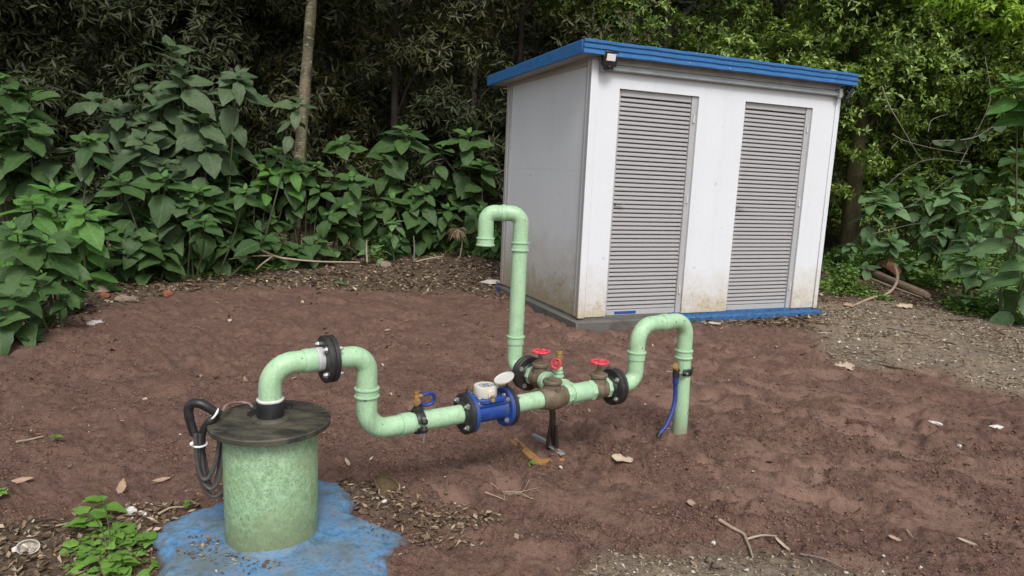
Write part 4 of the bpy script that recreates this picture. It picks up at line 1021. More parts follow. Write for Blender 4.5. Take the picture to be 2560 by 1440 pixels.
m = MB(); m.box(fa, (fd, fn, EZ), (0, -0.018, -0.004), ((fb - fa).length, 0.018, 0.006)); m.build('foot', M['grey_plate'], st, bevel=0.003)
pa, pb, pc_ = on_ground(1272, 1103), on_ground(1340, 1160), on_ground(1412, 1152)
def strip(a, b, w, h, lift):
    d = (b - a).normalized(); n_ = EZ.cross(d).normalized(); m = MB()
    m.box(a, (d, n_, EZ), (0, 0.0, lift - 0.02), ((b - a).length, w, lift + h)); return m
bp = thing('base_plate', 'rusty ochre base plate half buried in soil under the pipe stand', 'plate', pa)
strip(pa, pb, 0.050, 0.003, 0.006).build('plate_edge', M['ochre'], bp, bevel=0.002)
strip(pb + (pc_ - pb) * 0.12, pc_, 0.046, 0.003, 0.004).build('plate_edge', M['ochre'], bp, bevel=0.002)
strip(on_ground(1328, 1104), on_ground(1362, 1120), 0.022, 0.006, 0.008).build('steel_bar', M['grey_plate'], bp, bevel=0.002)

# ------------------------------------------------------------------ cable bundle hanging at the well head
cb_ = thing('cable_coil', 'looped bundle of black cables with white ties hanging beside the well casing', 'cable', at(530, 1160, 2.42))
CY = 2.47
def cp_(px, py, y=CY): return at(px, py, y)
m = MB(); m.tube(spline([cp_(548, 1036, 2.50), cp_(528, 1024, 2.48), cp_(503, 1010), cp_(482, 1009), cp_(472, 1020), cp_(473, 1042), cp_(480, 1068), cp_(487, 1088)], 6), [0.0165] * 8 + [0.0172] * 24 + [0.0160] * 11, 16); m.build('sleeve', M['black_plastic'], cb_)
m = MB(); m.tube(spline([cp_(543, 1042, 2.50), cp_(527, 1050), cp_(510, 1072), cp_(504, 1100), cp_(506, 1122)], 6), [0.0135] * 25, 14); m.build('sleeve', M['black_plastic'], cb_)
def ring(c, ax, r, w_, rt):
    u, v, w = frame(ax); m = MB(); m.tube([Vector(c) + (u * math.cos(2 * math.pi * k / 24) * r + v * math.sin(2 * math.pi * k / 24) * w_) for k in range(24)], rt, 8, closed=True); return m
ring(cp_(535, 1035, 2.485), (cp_(548, 1036, 2.50) - cp_(503, 1010)), 0.022, 0.023, 0.0042).build('cable_tie', M['tie'], cb_)
tr_ = ring(cp_(498, 1109), EZ + RT * 0.15, 0.032, 0.026, 0.0042); tr_.lathe([(0, 0.007), (0.010, 0.007), (0.011, 0)], cp_(483, 1110, 2.43), -RT, 6); tr_.build('cable_tie', M['tie'], cb_)
for i, pts in enumerate([
    [(489, 1085), (490, 1120), (493, 1160), (502, 1190), (512, 1198), (524, 1190), (538, 1160), (546, 1120), (549, 1082)],
    [(500, 1085), (497, 1125), (498, 1170), (508, 1205), (526, 1222), (543, 1208), (553, 1170), (557, 1125), (557, 1086)],
    [(505, 1092), (503, 1130), (510, 1180), (520, 1210), (530, 1218), (541, 1200), (550, 1150), (553, 1086)],
    [(494, 1090), (492, 1135), (497, 1185), (512, 1222), (530, 1240), (548, 1236), (562, 1212), (568, 1170)],
    [(510, 1090), (508, 1120), (516, 1165), (524, 1205), (528, 1222)],
    [(500, 1095), (502, 1150), (508, 1190), (518, 1216)]]):
    m = MB(); P = [cp_(x, y, CY - 0.028 + 0.014 * i + (0.03 * k / len(pts))) for k, (x, y) in enumerate(pts)]
    m.tube(spline(P, 6), 0.0078 if i < 4 else 0.0065, 10); m.build('cable', M['rubber'], cb_)
m = MB(); m.tube(spline([cp_(558, 1024, 2.52), cp_(566, 1014, 2.56), cp_(580, 1008, 2.64), cp_(604, 1006, 2.70), cp_(622, 1009, 2.70), cp_(630, 1016, 2.66)], 6), 0.0055, 8); m.build('thin_wire', M['pink_wire'], cb_)

# ------------------------------------------------------------------ broad-leaved plants: every leaf is a part
def leaf_mesh(name, mat, width=0.54, shape='ovate', droop=0.5, fold=0.16, seed=0, nl=7, lobed=0.0):
    r = random.Random(seed); V = []; Fc = []; nw = 4
    stalk = 0.07
    for i in range(nl + 1):
        t = i / nl
        if shape == 'ovate': w = (math.sin(math.pi * min(1, t * 0.94 + 0.03) ** 0.72)) ** 0.85 * (1 - 0.10 * t)
        elif shape == 'heart': w = math.sin(math.pi * (t * 0.90 + 0.10) ** 0.55) ** 0.8 if t < 1 else 0.02
        elif shape == 'lance': w = math.sin(math.pi * t ** 0.85) ** 0.9
        else: w = math.sin(math.pi * (0.06 + 0.88 * t)) ** 0.55
        if i == nl: w = 0.02
        if i == 0: w = 0.05
        w *= width / 2
        y = stalk + (1 - stalk) * t
        th = droop * t * t; yc = y - 0.30 * droop * droop * t ** 3; zc = -droop * 0.55 * t * t
        for j in range(nw + 1):
            u = (j / nw) * 2 - 1
            edge = abs(u) == 1
            jag = (1 + lobed * (1 if i % 2 else -1)) if edge else 1
            x = u * w * jag * (1 + (r.uniform(-0.06, 0.06) if edge else 0))
            z = zc + fold * abs(u) * w * 2 * 0.6 - 0.10 * abs(u) ** 2 * w + 0.018 * math.sin(9 * t + 3 * u + seed) * abs(u)
            V.append((x, yc + 0.03 * abs(u) * w * (1 if t < .5 else -1), z))
    n = nw + 1
    for i in range(nl):
        for j in range(nw): Fc.append((i * n + j, i * n + j + 1, (i + 1) * n + j + 1, (i + 1) * n + j))
    me = bpy.data.meshes.new(name); me.from_pydata(V, [], Fc)
    me.polygons.foreach_set('use_smooth', [True] * len(me.polygons)); me.materials.append(mat); me.update()
    return me

def leaf_set(mat, **k):
    return [leaf_mesh('leaf', mat, droop=d, seed=i + 3, **k) for i, d in enumerate((0.2, 0.35, 0.5, 0.65, 0.4))]
LEAF = {
    'big': leaf_set(M['leaf_big'], width=0.64, lobed=0.05), 'young': leaf_set(M['leaf_young'], width=0.58, lobed=0.02), 'grey': leaf_set(M['leaf_grey'], width=0.58, lobed=0.06),
    'lush': leaf_set(M['leaf_lush'], width=0.55, lobed=0.04), 'round': leaf_set(M['leaf_grey'], width=0.80, shape='round'), 'weed': leaf_set(M['weed_leaf'], width=0.78, shape='heart'),
    'broad': leaf_set(M['leaf_big'], width=0.70, shape='heart', lobed=0.03)}
N_LEAF = [0]
TILT = {}
def add_leaf(plant, P, az, pitch, length, kind, roll=0.0, wid=1.0, tilt=None):
    me = RNG.choice(LEAF[kind]); o = bpy.data.objects.new('leaf', me); COL.objects.link(o); o.parent = plant
    R_m = (tilt if tilt is not None else Matrix.Identity(4)) @ Matrix.Rotation(az, 4, 'Z') @ Matrix.Rotation(pitch, 4, 'X') @ Matrix.Rotation(roll, 4, 'Y')
    L = Matrix.Translation(Vector(P) - plant.location) @ R_m @ Matrix.Diagonal((length * wid, length, length, 1))
    o.matrix_parent_inverse = Matrix.Identity(4); o.matrix_basis = L; N_LEAF[0] += 1
    return o

def rosette(plant, stem, top, L, kind, down=None, tiers=5, lower=3, spread=1.0, base=None):
    """a leafy stem: crossed pairs of leaves, small and upright at the tip, larger and drooping lower down"""
    top = Vector(top); base = Vector(base)
    lean = (base - top); ln = lean.length; path = spline([base, base.lerp(top, 0.5) + Vector((RNG.uniform(-.05, .05), RNG.uniform(-.05, .05), 0.02)), top], 6)
    stem.tube(path, [0.016 * (1 - 0.72 * k / 12) * (L / 0.3) ** 0.5 for k in range(len(path))], 6)
    d = lean.normalized(); az0 = RNG.uniform(0, 6.28); dist = 0.0
    tw = Vector((0.35 if top.x < 1 else -0.35, -1, 0)).normalized()        # the open side, where the light comes from
    tl = Matrix.Rotation(math.radians(RNG.uniform(14, 40) if kind != 'lush' else RNG.uniform(4, 24)), 4, EZ.cross(tw))
    for k in range(tiers + lower):
        f = k / (tiers - 1) if k < tiers else 1.0
        if k >= tiers: dist += L * RNG.uniform(0.40, 0.62)
        else: dist += L * (0.03 + 0.13 * f)
        if dist > ln * 0.93: break
        q = top + d * dist
        size = L * (0.34 + 0.66 * min(1, f * 1.25)) * (1.0 if k < tiers else RNG.uniform(0.7, 1.0))
        pit = math.radians(36 - 46 * f + RNG.uniform(-12, 10)) if k < tiers else math.radians(RNG.uniform(-40, 0))
        if kind == 'lush': pit = math.radians(26 - 34 * f + RNG.uniform(-9, 9)) if k < tiers else math.radians(RNG.uniform(-55, -20))
        kk = kind
        if kind in ('big', 'lush') and k == 0: kk = 'young'
        for s_ in range(2 if k < tiers or RNG.random() < 0.75 else 1):
            az = az0 + k * 1.57 + s_ * math.pi + RNG.uniform(-.30, .30) * (1 if k < tiers else 2.6)
            add_leaf(plant, q + Vector((RNG.uniform(-1, 1), RNG.uniform(-1, 1), RNG.uniform(-1, 1))) * 0.012, az, pit + RNG.uniform(-.22, .22), size * RNG.uniform(0.85, 1.12) * spread * 1.2, kk, RNG.uniform(-.38, .38), RNG.uniform(0.78, 1.12), tl)

def plant(name, label, cat, ros, kind, group, fill=3, gx=0.0):
    """ros: (px, py, distance, leaf length[, tiers, lower]) of each leafy tip"""
    tips = [(at(q[0], q[1], q[2]), q) for q in ros]
    bx_ = sum(t.x for t, _ in tips) / len(tips) + gx; by_ = max(t.y for t, _ in tips) + 0.12
    B = Vector((bx_, by_, gh(bx_, by_) - 0.02 if by_ < 15 else 0))
    p = thing(name, label, cat, B, group); st_ = MB()
    extra = []
    for t, q in tips:
        for _ in range(fill):       # shorter side shoots fill the bush below each tip
            sx = .42 if q[2] < 7 else .8
            e = t + Vector((RNG.uniform(-sx, sx) - (.16 if q[2] < 7 and t.x < 0 else 0), RNG.uniform(-.05 if q[2] < 7 else -.3, .35), -RNG.uniform(.12, .80))) * (q[3] / .34)
            if e.z > gh(e.x, e.y) + 0.14: extra.append((e, (0, 0, 0, q[3] * RNG.uniform(.60, 1.0), RNG.choice((3, 4, 5)), RNG.choice((0, 1, 2)))))
    for t, q in tips + extra:
        b = B.lerp(Vector((t.x, t.y + .08, B.z)), 0.55)
        rosette(p, st_, t, q[3], kind, tiers=q[4] if len(q) > 4 else 5, lower=q[5] if len(q) > 5 else 3, base=b)
    st_.build('stem', M['stem'], p, angle=60)
    return p

GL = 'broad-leaved bushes along the left edge of the clearing'
GR_ = 'leafy plants to the right of the pump house'
LEFT = [
    ('tallest bush of the left thicket, its big dusty leaves standing out against the dark trees', [(425, 118, 8.5, .42, 5, 3), (452, 190, 8.3, .46, 5, 4), (588, 188, 8.4, .40, 5, 3), (400, 262, 8.4, .36, 4, 3)], 'grey'),
    ('high bush at the left picture edge with layered leaves just below the tree crowns', [(12, 188, 7.6, .40, 5, 4), (68, 300, 7.4, .34, 5, 3), (-40, 330, 7.3, .36)], 'big'),
    ('grey-green bush with large holed leaves in the middle of the left thicket', [(358, 345, 8.0, .42, 5, 4), (205, 352, 7.8, .40, 5, 4), (292, 275, 8.2, .36, 5, 3), (120, 372, 7.7, .34)], 'grey'),
    ('bush with pointed mid-green leaves below the grey-green bush', [(408, 442, 7.7, .34, 5, 4), (300, 450, 7.6, .32, 4, 3), (500, 470, 7.9, .30, 5, 3)], 'big'),
    ('fresh green bush with bright young tips left of the pale tree trunk', [(556, 328, 8.9, .30, 6, 4), (640, 392, 8.8, .26, 5, 3), (470, 350, 8.8, .27, 5, 2)], 'young'),
    ('bright bush with a cross of broad leaves near the left picture edge', [(212, 528, 6.6, .30, 5, 4), (75, 500, 6.5, .31, 5, 3), (130, 470, 6.8, .28, 4, 2)], 'young'),
    ('low bush with heart-shaped leaves hanging over the litter edge', [(405, 618, 7.6, .30, 5, 2), (345, 588, 7.4, .28, 5, 3), (300, 640, 7.5, .24, 4, 2)], 'broad'),
    ('foremost bush at the left with jagged overlapping leaves over brick rubble', [(118, 600, 5.7, .29, 5, 3), (40, 572, 5.6, .30, 5, 3), (150, 655, 5.8, .22, 5, 2)], 'big'),
    ('lowest bush in the left picture edge, leaves almost touching the brown litter', [(28, 735, 5.1, .26, 5, 2), (95, 700, 5.35, .21, 5, 2), (-30, 800, 4.95, .25, 4, 1)], 'broad'),
    ('shaded bush with hanging leaves in the middle of the thicket below the young green one', [(520, 520, 8.0, .32, 5, 4), (600, 500, 8.3, .28, 5, 4), (455, 560, 7.9, .26, 4, 3)], 'broad'),
    ('bush in front of the foot of the pale tree trunk', [(735, 420, 8.9, .31, 5, 4), (690, 372, 9.1, .26, 4, 3), (800, 470, 8.9, .24, 4, 3)], 'big'),
    ('bush with long drooping leaves right of the pale tree trunk', [(880, 442, 9.2, .33, 5, 5), (850, 560, 9.0, .28, 5, 3)], 'big'),
    ('low bush behind the pale fallen branch', [(745, 620, 8.6, .26, 5, 2), (680, 590, 8.5, .24, 5, 2), (790, 600, 8.7, .24, 4, 2)], 'broad'),
    ('dark bush with big leaves under the forest opening', [(1010, 322, 10.0, .40, 5, 4), (960, 380, 9.9, .34, 4, 3)], 'big'),
    ('dark leafy bush close to the left wall of the pump house', [(1170, 335, 10.2, .38, 5, 4), (1205, 405, 10.1, .34, 5, 4)], 'big'),
    ('star-shaped single plant half way between trunk and pump house', [(1058, 478, 9.7, .33, 5, 3)], 'big'),
    ('small pale seedling on a thin stem at the edge of the bare litter', [(985, 552, 9.0, .20, 4, 2)], 'lush'),
    ('bush of mid-sized leaves in the gap behind the low branch', [(600, 590, 8.5, .26, 5, 3), (560, 440, 8.5, .28, 4, 4), (640, 470, 8.8, .26, 5, 4)], 'big'),
    ('shadowy bush filling the space under the star-shaped plant', [(930, 520, 9.6, .26, 5, 4), (1000, 600, 9.5, .18, 4, 2), (1120, 520, 9.9, .26, 5, 4)], 'big'),
    ('shadowy bush low beside the left rear corner of the pump house', [(1200, 520, 9.9, .24, 5, 4), (1150, 590, 9.7, .18, 4, 2), (1235, 600, 9.5, .18, 4, 2)], 'big'),
    ('dim bush deep behind the left bushes at the picture edge', [(20, 420, 7.6, .34, 5, 5), (150, 440, 7.7, .32, 5, 5), (60, 560, 6.9, .28, 4, 3)], 'big'),
    ('stubby sprout with a bare pale stalk at the litter edge', [(845, 622, 9.0, .14, 4, 0)], 'lush')]
for i, (lab, ros, kd) in enumerate(LEFT): plant('leafy_bush', lab, 'bush', ros, kd, GL, 2 if i > 9 else 3)
RIGHT = [
    ('plant with a flat whorl of leaves in front of the mossy trunk', [(2185, 478, 9.9, .32, 6, 3), (2235, 505, 9.8, .24, 4, 2)], 'lush'),
    ('plant with two flat leaf whorls right of the mossy trunk', [(2378, 470, 9.6, .30, 6, 4), (2325, 490, 9.7, .26, 5, 3), (2430, 520, 9.5, .22, 4, 3)], 'lush'),
    ('bright low plant growing directly behind the weathered log', [(2232, 598, 9.5, .29, 6, 2), (2280, 650, 9.4, .22, 5, 1), (2160, 665, 9.5, .18, 4, 1)], 'lush'),
    ('dark stemmed plant with two storeys of leaves right of the log', [(2440, 590, 8.3, .30, 5, 2), (2452, 665, 8.2, .34, 5, 1)], 'lush'),
    ('large-leaved plant cut off by the right picture edge at mid height', [(2552, 560, 7.4, .40, 5, 3), (2580, 660, 7.2, .42, 4, 2)], 'lush'),
    ('big bright leaves reaching in at the upper right picture edge', [(2545, 200, 7.6, .35, 6, 0), (2600, 250, 7.5, .36, 6, 0), (2600, 165, 7.7, .34, 6, 0)], 'young'),
    ('leafy plant at the right edge under the grey-leaved branch', [(2535, 470, 8.8, .28, 6, 4), (2480, 500, 9.0, .24, 5, 4)], 'lush'),
    ('dim leafy bush in the shade behind the whorled plants', [(2420, 420, 10.3, .26, 5, 5), (2290, 450, 10.4, .24, 5, 5), (2540, 380, 9.8, .26, 5, 5)], 'big'),
    ('low spreading plant between the log and the right-hand whorled plants', [(2350, 575, 9.5, .24, 5, 2), (2310, 545, 9.8, .22, 4, 2), (2390, 640, 9.2, .20, 4, 1)], 'lush'),
    ('young plant low at the right picture edge above the bright ground cover', [(2525, 725, 7.9, .24, 5, 1), (2470, 735, 8.2, .18, 4, 1)], 'lush'),
    ('small seedlings in the cover at the right rear corner of the pump house', [(2130, 610, 10.0, .16, 4, 1), (2100, 660, 9.9, .14, 4, 1)], 'lush')]
for i, (lab, ros, kd) in enumerate(RIGHT): plant('leafy_plant', lab, 'plant', ros, kd, GR_, 0 if i in (0, 1, 3, 4, 5) else 1, gx=1.1 if i == 5 else 0)

# grey round-leaved branch hanging at the right
def hanging_branch():
    a, b = at(2640, 300, 9.0), at(2330, 352, 9.4)
    p = thing('hanging_branch', 'thin branch with round grey-green leaves hanging in from the right edge', 'branch', a)
    m = MB(); path = spline([a, at(2520, 300, 9.1), at(2430, 345, 9.3), b], 8); m.tube(path, [0.014 * (1 - .7 * k / 24) for k in range(len(path))], 6)
    for k in range(8, 25, 2):
        q = path[k]
        for _ in range(2): add_leaf(p, q, RNG.uniform(0, 6.28), RNG.uniform(-1.3, -.4), RNG.uniform(.10, .19), 'round', RNG.uniform(-.5, .5))
    m.build('stem', M['grey_twig'], p, angle=60)
hanging_branch()

# bright weed at the lower left
def weed():
    B = on_ground(285, 1420)
    p = thing('weed', 'low bright green weed with scalloped round leaves beside the blue pad', 'weed', B); m = MB()
    for k in range(120):
        px, py = RNG.uniform(165, 405), RNG.uniform(1322, 1475)
        if py < 1350 and px < 225: continue
        q = abs(px - 290) / 125 + abs(py - 1408) / 105
        if q > 1.2 or (q > .8 and RNG.random() < .5): continue
        t = on_ground(px, py); t.z += RNG.uniform(0.012, 0.065) * max(.35, 1.25 - q)
        b = B.lerp(t, 0.8); b.z = gh(b.x, b.y)
        m.tube(spline([b, b.lerp(t, .6) + EZ * 0.008, t], 4), 0.0018, 5)
        for j in range(RNG.randint(2, 3)): add_leaf(p, t - EZ * 0.005 * j, RNG.uniform(0, 6.28), RNG.uniform(-.30, .35), RNG.uniform(.040, .072), 'weed', RNG.uniform(-.3, .3))
    for px, py in ((262, 1310), (225, 1345)):
        t = on_ground(px, py); t.z += 0.09; m.tube(spline([B, B.lerp(t, .5) + EZ * 0.05, t], 5), 0.0025, 5)
        for j in range(5): add_leaf(p, t - EZ * 0.012 * j, RNG.uniform(0, 6.28), RNG.uniform(-.2, .5), RNG.uniform(.07, .10), 'weed')
    m.build('stem', M['stem'], p, angle=60)
    for (px, py, n, lab) in ((470, 1278, 5, 'tiny yellow-green sprout in the blue pad left of the casing'), (5, 1250, 6, 'small green sprout on the soil at the left picture edge'), (140, 1122, 6, 'small grey-green sprout on the soil left of the well'), (1328, 1158, 4, 'tiny sprout at the corner of the ochre plate')):
        t = on_ground(px, py); s_ = thing('sprout', lab, 'sprout', t, 'sprouts in the soil'); m = MB(); m.tube([t, t + EZ * 0.035], 0.002, 5)
        for j in range(n): add_leaf(s_, t + EZ * RNG.uniform(.012, .035), RNG.uniform(0, 6.28), RNG.uniform(-.3, .5), RNG.uniform(.025, .042), 'weed')
        m.build('stem', M['stem'], s_)
    for (px, py, lab) in ((1530, 815, 'moss-green grass tuft at the foot of the grey plinth'), (1742, 812, 'yellow-green grass tuft at the start of the blue plinth')):
        t = on_ground(px, py); s_ = thing('grass_tuft', lab, 'grass tuft', t, 'tufts along the plinth'); m = MB()
        for j in range(26):
            q = t + Vector((RNG.uniform(-.10, .10), RNG.uniform(-.03, .03), 0)); d = Vector((RNG.uniform(-.5, .5), RNG.uniform(-.6, .2), 1)).normalized(); l = RNG.uniform(.03, .075)
            m.tube([q, q + d * l * .6, q + d * l + Vector((d.x, d.y, -.3)) * l * .4], [.003, .0025, .0006], 4)
        m.build('blade', M['weed_leaf'], s_)['kind'] = 'stuff'
weed()

# ------------------------------------------------------------------ scattered stuff
def scatter_leaf_quads(pos, size, aspect, mat, name, tilt=0.45, curl=0.3, kind='stuff', seed=0, nrm=None, lift=0.0):
    """bent leaf-shaped pieces (two folded quads each) lying about"""
    r = np.random.default_rng(seed); n = len(pos); pos = np.asarray(pos, float)
    az = r.uniform(0, 2 * np.pi, n); tx = r.normal(0, tilt, n); ty = r.normal(0, tilt, n)
    d = np.stack([np.cos(az), np.sin(az), np.sin(tx)], -1); d /= np.linalg.norm(d, axis=1, keepdims=True)
    s = np.stack([-np.sin(az), np.cos(az), np.sin(ty)], -1); s -= d * (s * d).sum(1, keepdims=True); s /= np.linalg.norm(s, axis=1, keepdims=True)
    u = np.cross(d, s); L = size[:, None]; W = L * aspect[:, None] if hasattr(aspect, '__len__') else L * aspect
    c = r.normal(0, curl, n)[:, None]
    p = pos + np.array([0, 0, lift])
    base = p - d * L * .5 ; tip = p + d * L * .5 + u * L * c * .5; m1 = p - d * L * 0.05
    left = m1 + s * W * .5 + u * L * np.abs(c) * .35; right = m1 - s * W * .5 + u * L * np.abs(c) * .35; midp = m1 - u * L * 0.02 + d * L * .1
    V = np.stack([base, left, tip, right, midp], 1).reshape(-1, 3)
    k = np.arange(n)[:, None] * 5
    Fq = np.concatenate([k + np.array([[0, 4, 1, 1]]) * 0 + np.array([[0, 4, 1, 1]])], 0)
    T = np.concatenate([k + np.array([[0, 4, 1]]), k + np.array([[1, 4, 2]]), k + np.array([[2, 4, 3]]), k + np.array([[3, 4, 0]])], 0)
    o = np_mesh(name, V, T, mat); return tag(o, kind=kind)

def rnd_pts(n, x0, x1, y0, y1, seed, bias_near=False):
    r = np.random.default_rng(seed)
    return r.uniform(x0, x1, n), r.uniform(y0, y1, n)

def in_frame(x, y, z, m=60):
    d = np.stack([x, y, z - CAM_H], -1); zz = d @ np.array(FWD)
    px = 1280 + F_PX * (d @ np.array(RT)) / zz; py = 720 - F_PX * (d @ np.array(UP)) / zz
    return (zz > 0.5) & (px > -m) & (px < 2560 + m) & (py > -m) & (py < 1440 + m)

def off_shed(x, y, m=0.0):
    s = (x - SO.x) * ES.x + (y - SO.y) * ES.y; t = (x - SO.x) * NS.x + (y - SO.y) * NS.y
    return ~((s > -0.06 - m) & (s < SW + 0.04 + m) & (t > -0.09 - m) & (t < SD + 0.05 + m))

def make_stuff():
    r = np.random.default_rng(5)
    # dry leaves over the litter zones
    X, Y = rnd_pts(330000, -7.5, 8.0, 1.9, 11.5, 21)
    lit, gra, ds = zones(X, Y); H = ghn(X, Y)
    dens = np.clip(lit - gra, 0, 1) * 0.28 * (0.5 + 0.5 * smooth(0.4, 0.6, fbm(X, Y, 3, 3, 91))) + 0.0045 * (lit < .5)
    heap = np.minimum(sdf(LEAFY, X, Y), sdf(LEFTY, X, Y)) < 0.05
    dens = np.where(heap, 1.0, dens)
    k = (r.uniform(0, 1, len(X)) < dens) & in_frame(X, Y, H) & off_shed(X, Y)
    X, Y, H = X[k], Y[k], H[k]; n = len(X)
    near = smooth(6.5, 2.8, Y)
    size = r.uniform(0.025, 0.085, n) * (1 - 0.45 * near)
    scatter_leaf_quads(np.stack([X, Y, H + 0.008], -1), size, r.uniform(.25, .6, n), M['dry'], 'leaf_litter', 0.35, 0.35, seed=31)
    # bits of leaf and dirt on the pad
    a = r.uniform(-math.pi, math.pi, 1500); q = r.uniform(.2, .60, 1500); X, Y = CASING.x + q * np.cos(a), CASING.y + q * np.sin(a)
    Hg = ghn(X, Y); k = (fbm(X, Y, 5, 3, 66) > .53) & in_frame(X, Y, Hg); X, Y, Hg = X[k], Y[k], Hg[k]
    scatter_leaf_quads(np.stack([X, Y, np.maximum(Hg, .034) + .004], -1), r.uniform(.006, .026, len(X)), r.uniform(.3, .8, len(X)), M['dry'], 'leaf_litter', .2, .2, seed=36)
    # fine twigs and stalks lying in the litter
    X, Y = rnd_pts(9000, -7, 8, 2.0, 11.0, 27); lit, gra, ds = zones(X, Y); H = ghn(X, Y)
    k = (r.uniform(0, 1, len(X)) < np.maximum(lit, gra) * .28) & in_frame(X, Y, H) & off_shed(X, Y); X, Y, H = X[k], Y[k], H[k]
    scatter_leaf_quads(np.stack([X, Y, H + .016], -1), r.uniform(.08, .30, len(X)) * smooth(1, 6, Y), r.uniform(.025, .05, len(X)), M['straw'], 'twig_litter', .18, .10, seed=38)
    # straw and pale chips over the trodden right-hand ground
    X, Y = rnd_pts(150000, 0.2, 8.0, 2.0, 10.5, 22)
    lit, gra, ds = zones(X, Y); H = ghn(X, Y)
    k = (r.uniform(0, 1, len(X)) < gra * (0.10 + 0.55 * smooth(0.42, 0.62, fbm(X, Y, 2.2, 3, 93)) + 0.5 * (Y < 3.2))) & in_frame(X, Y, H) & off_shed(X, Y)
    X, Y, H = X[k], Y[k], H[k]; n = len(X)
    size = np.where(Y < 3.4, r.uniform(.008, .030, n), r.uniform(.015, .055, n))
    scatter_leaf_quads(np.stack([X, Y, H + 0.005], -1), size, r.uniform(.12, .5, n), M['straw'], 'straw_litter', 0.25, 0.25, seed=32)
    # pebbles: angular lumps
    def lumps(n, x0, x1, y0, y1, fdens, s0, s1, mat, name, seed, flat=0.7, sink=0.25):
        r = np.random.default_rng(seed); X, Y = rnd_pts(n, x0, x1, y0, y1, seed + 1); lit, gra, ds = zones(X, Y)
        H, _, _, com = ground_height(X, Y)
        k = (r.uniform(0, 1, n) < fdens(lit, gra, com, X, Y)) & in_frame(X, Y, H) & off_shed(X, Y)
        k &= np.hypot(X - CASING.x, Y - CASING.y) > 0.5
        X, Y, H = X[k], Y[k], H[k]; n = len(X); S = s0 + (s1 - s0) * r.uniform(0, 1, n) ** 2.6
        base = np.array([(1, 0, 0), (0, 1, 0), (-1, 0, 0), (0, -1, 0), (.1, .1, .8), (0, 0, -.8)], float)
        P = base[None] * r.uniform(.55, 1.15, (n, 6, 1)) + r.normal(0, .14, (n, 6, 3)); a = r.uniform(0, 6.28, n)
        ca, sa = np.cos(a)[:, None], np.sin(a)[:, None]; x = P[..., 0] * ca - P[..., 1] * sa; y = P[..., 0] * sa + P[..., 1] * ca
        V = np.stack([X[:, None] + x * S[:, None], Y[:, None] + y * S[:, None] * .8, H[:, None] + (P[..., 2] * flat + sink) * S[:, None]], -1).reshape(-1, 3)
        T0 = np.array([(0, 1, 4), (1, 2, 4), (2, 3, 4), (3, 0, 4), (1, 0, 5), (2, 1, 5), (3, 2, 5), (0, 3, 5)])
        T = (np.arange(n)[:, None, None] * 6 + T0[None]).reshape(-1, 3)
        tag(np_mesh(name, V, T, mat), kind='stuff')
    lumps(9000, -1.2, 3.2, 2.0, 3.0, lambda l, g, c, x, y: g * .8, .004, .014, M['pebble'], 'pebbles', 141)
    lumps(16000, -5.5, 8, 2.0, 10.5, lambda l, g, c, x, y: np.clip(l * .35 + g * .4, 0, 1), .006, .030, M['pebble'], 'pebbles', 41)
    lumps(210000, -4.0, 5.0, 2.0, 6.8, lambda l, g, c, x, y: (1 - np.maximum(l, g)) * (1 - .85 * c) * smooth(6.8, 2.6, y) * 0.9 * smooth(.25, .6, fbm(x, y, 2.6, 3, 97)), .0035, .0135, M['crumb'], 'soil_crumbs', 43, 0.75, 0.1)
    lumps(900, -4, 5, 2.1, 8, lambda l, g, c, x, y: (1 - np.maximum(l, g)) * .16, .004, .011, M['white_shard'], 'white_grit', 47)
    # ground cover right of the pump house and under the left bushes
    COVR = gpoly([(2062, 588), (2200, 560), (2420, 560), (2700, 560), (2900, 900), (2560, 812), (2420, 788), (2330, 765), (2200, 752), (2120, 745), (2046, 742)])
    COVL = gpoly([(880, 640), (960, 590), (1120, 560), (1250, 580), (1250, 655), (1160, 640), (1020, 642), (930, 660)])
    COVE = gpoly([(215, 690), (330, 660), (480, 660), (640, 640), (800, 665), (640, 690), (470, 700), (330, 700), (230, 715)])
    for poly, cnt, sd, hh, nm, dn in ((COVR, 130000, 51, .16, 'ground_cover', 1.0), (COVL, 30000, 53, .14, 'ground_cover', .40), (COVE, 22000, 55, .07, 'ground_cover', .35)):
        P = np.array(poly); X, Y = rnd_pts(cnt, P[:, 0].min(), min(9, P[:, 0].max()), P[:, 1].min(), min(12.5, P[:, 1].max()), sd)
        d = sdf(poly, X, Y) + 0.5 * (fbm(X, Y, 1.8, 3, sd) - 0.5); H = ghn(X, Y)
        lg = gpoly([(2128, 694), (2200, 688), (2335, 740), (2345, 768), (2240, 757), (2145, 735)])
        k = (d < 0) & (sdf(lg, X, Y) > 0) & (r.uniform(0, 1, cnt) < dn * smooth(.22, .42, fbm(X, Y, 2.5, 3, sd + 1))) & in_frame(X, Y, H, 250) & off_shed(X, Y, .03)
        X, Y, H, d = X[k], Y[k], H[k], d[k]; n = len(X)
        Z = H + np.abs(r.normal(0, hh * .5, n)) * smooth(0, -.35, d) + .015 + 0.10 * smooth(.45, .65, fbm(X, Y, 3.5, 2, sd + 2)) * smooth(0, -.4, d)
        scatter_leaf_quads(np.stack([X, Y, Z], -1), r.uniform(.035, .085, n), r.uniform(.4, .65, n), M['cover'], nm, 0.42, 0.22, seed=sd + 3)
make_stuff()

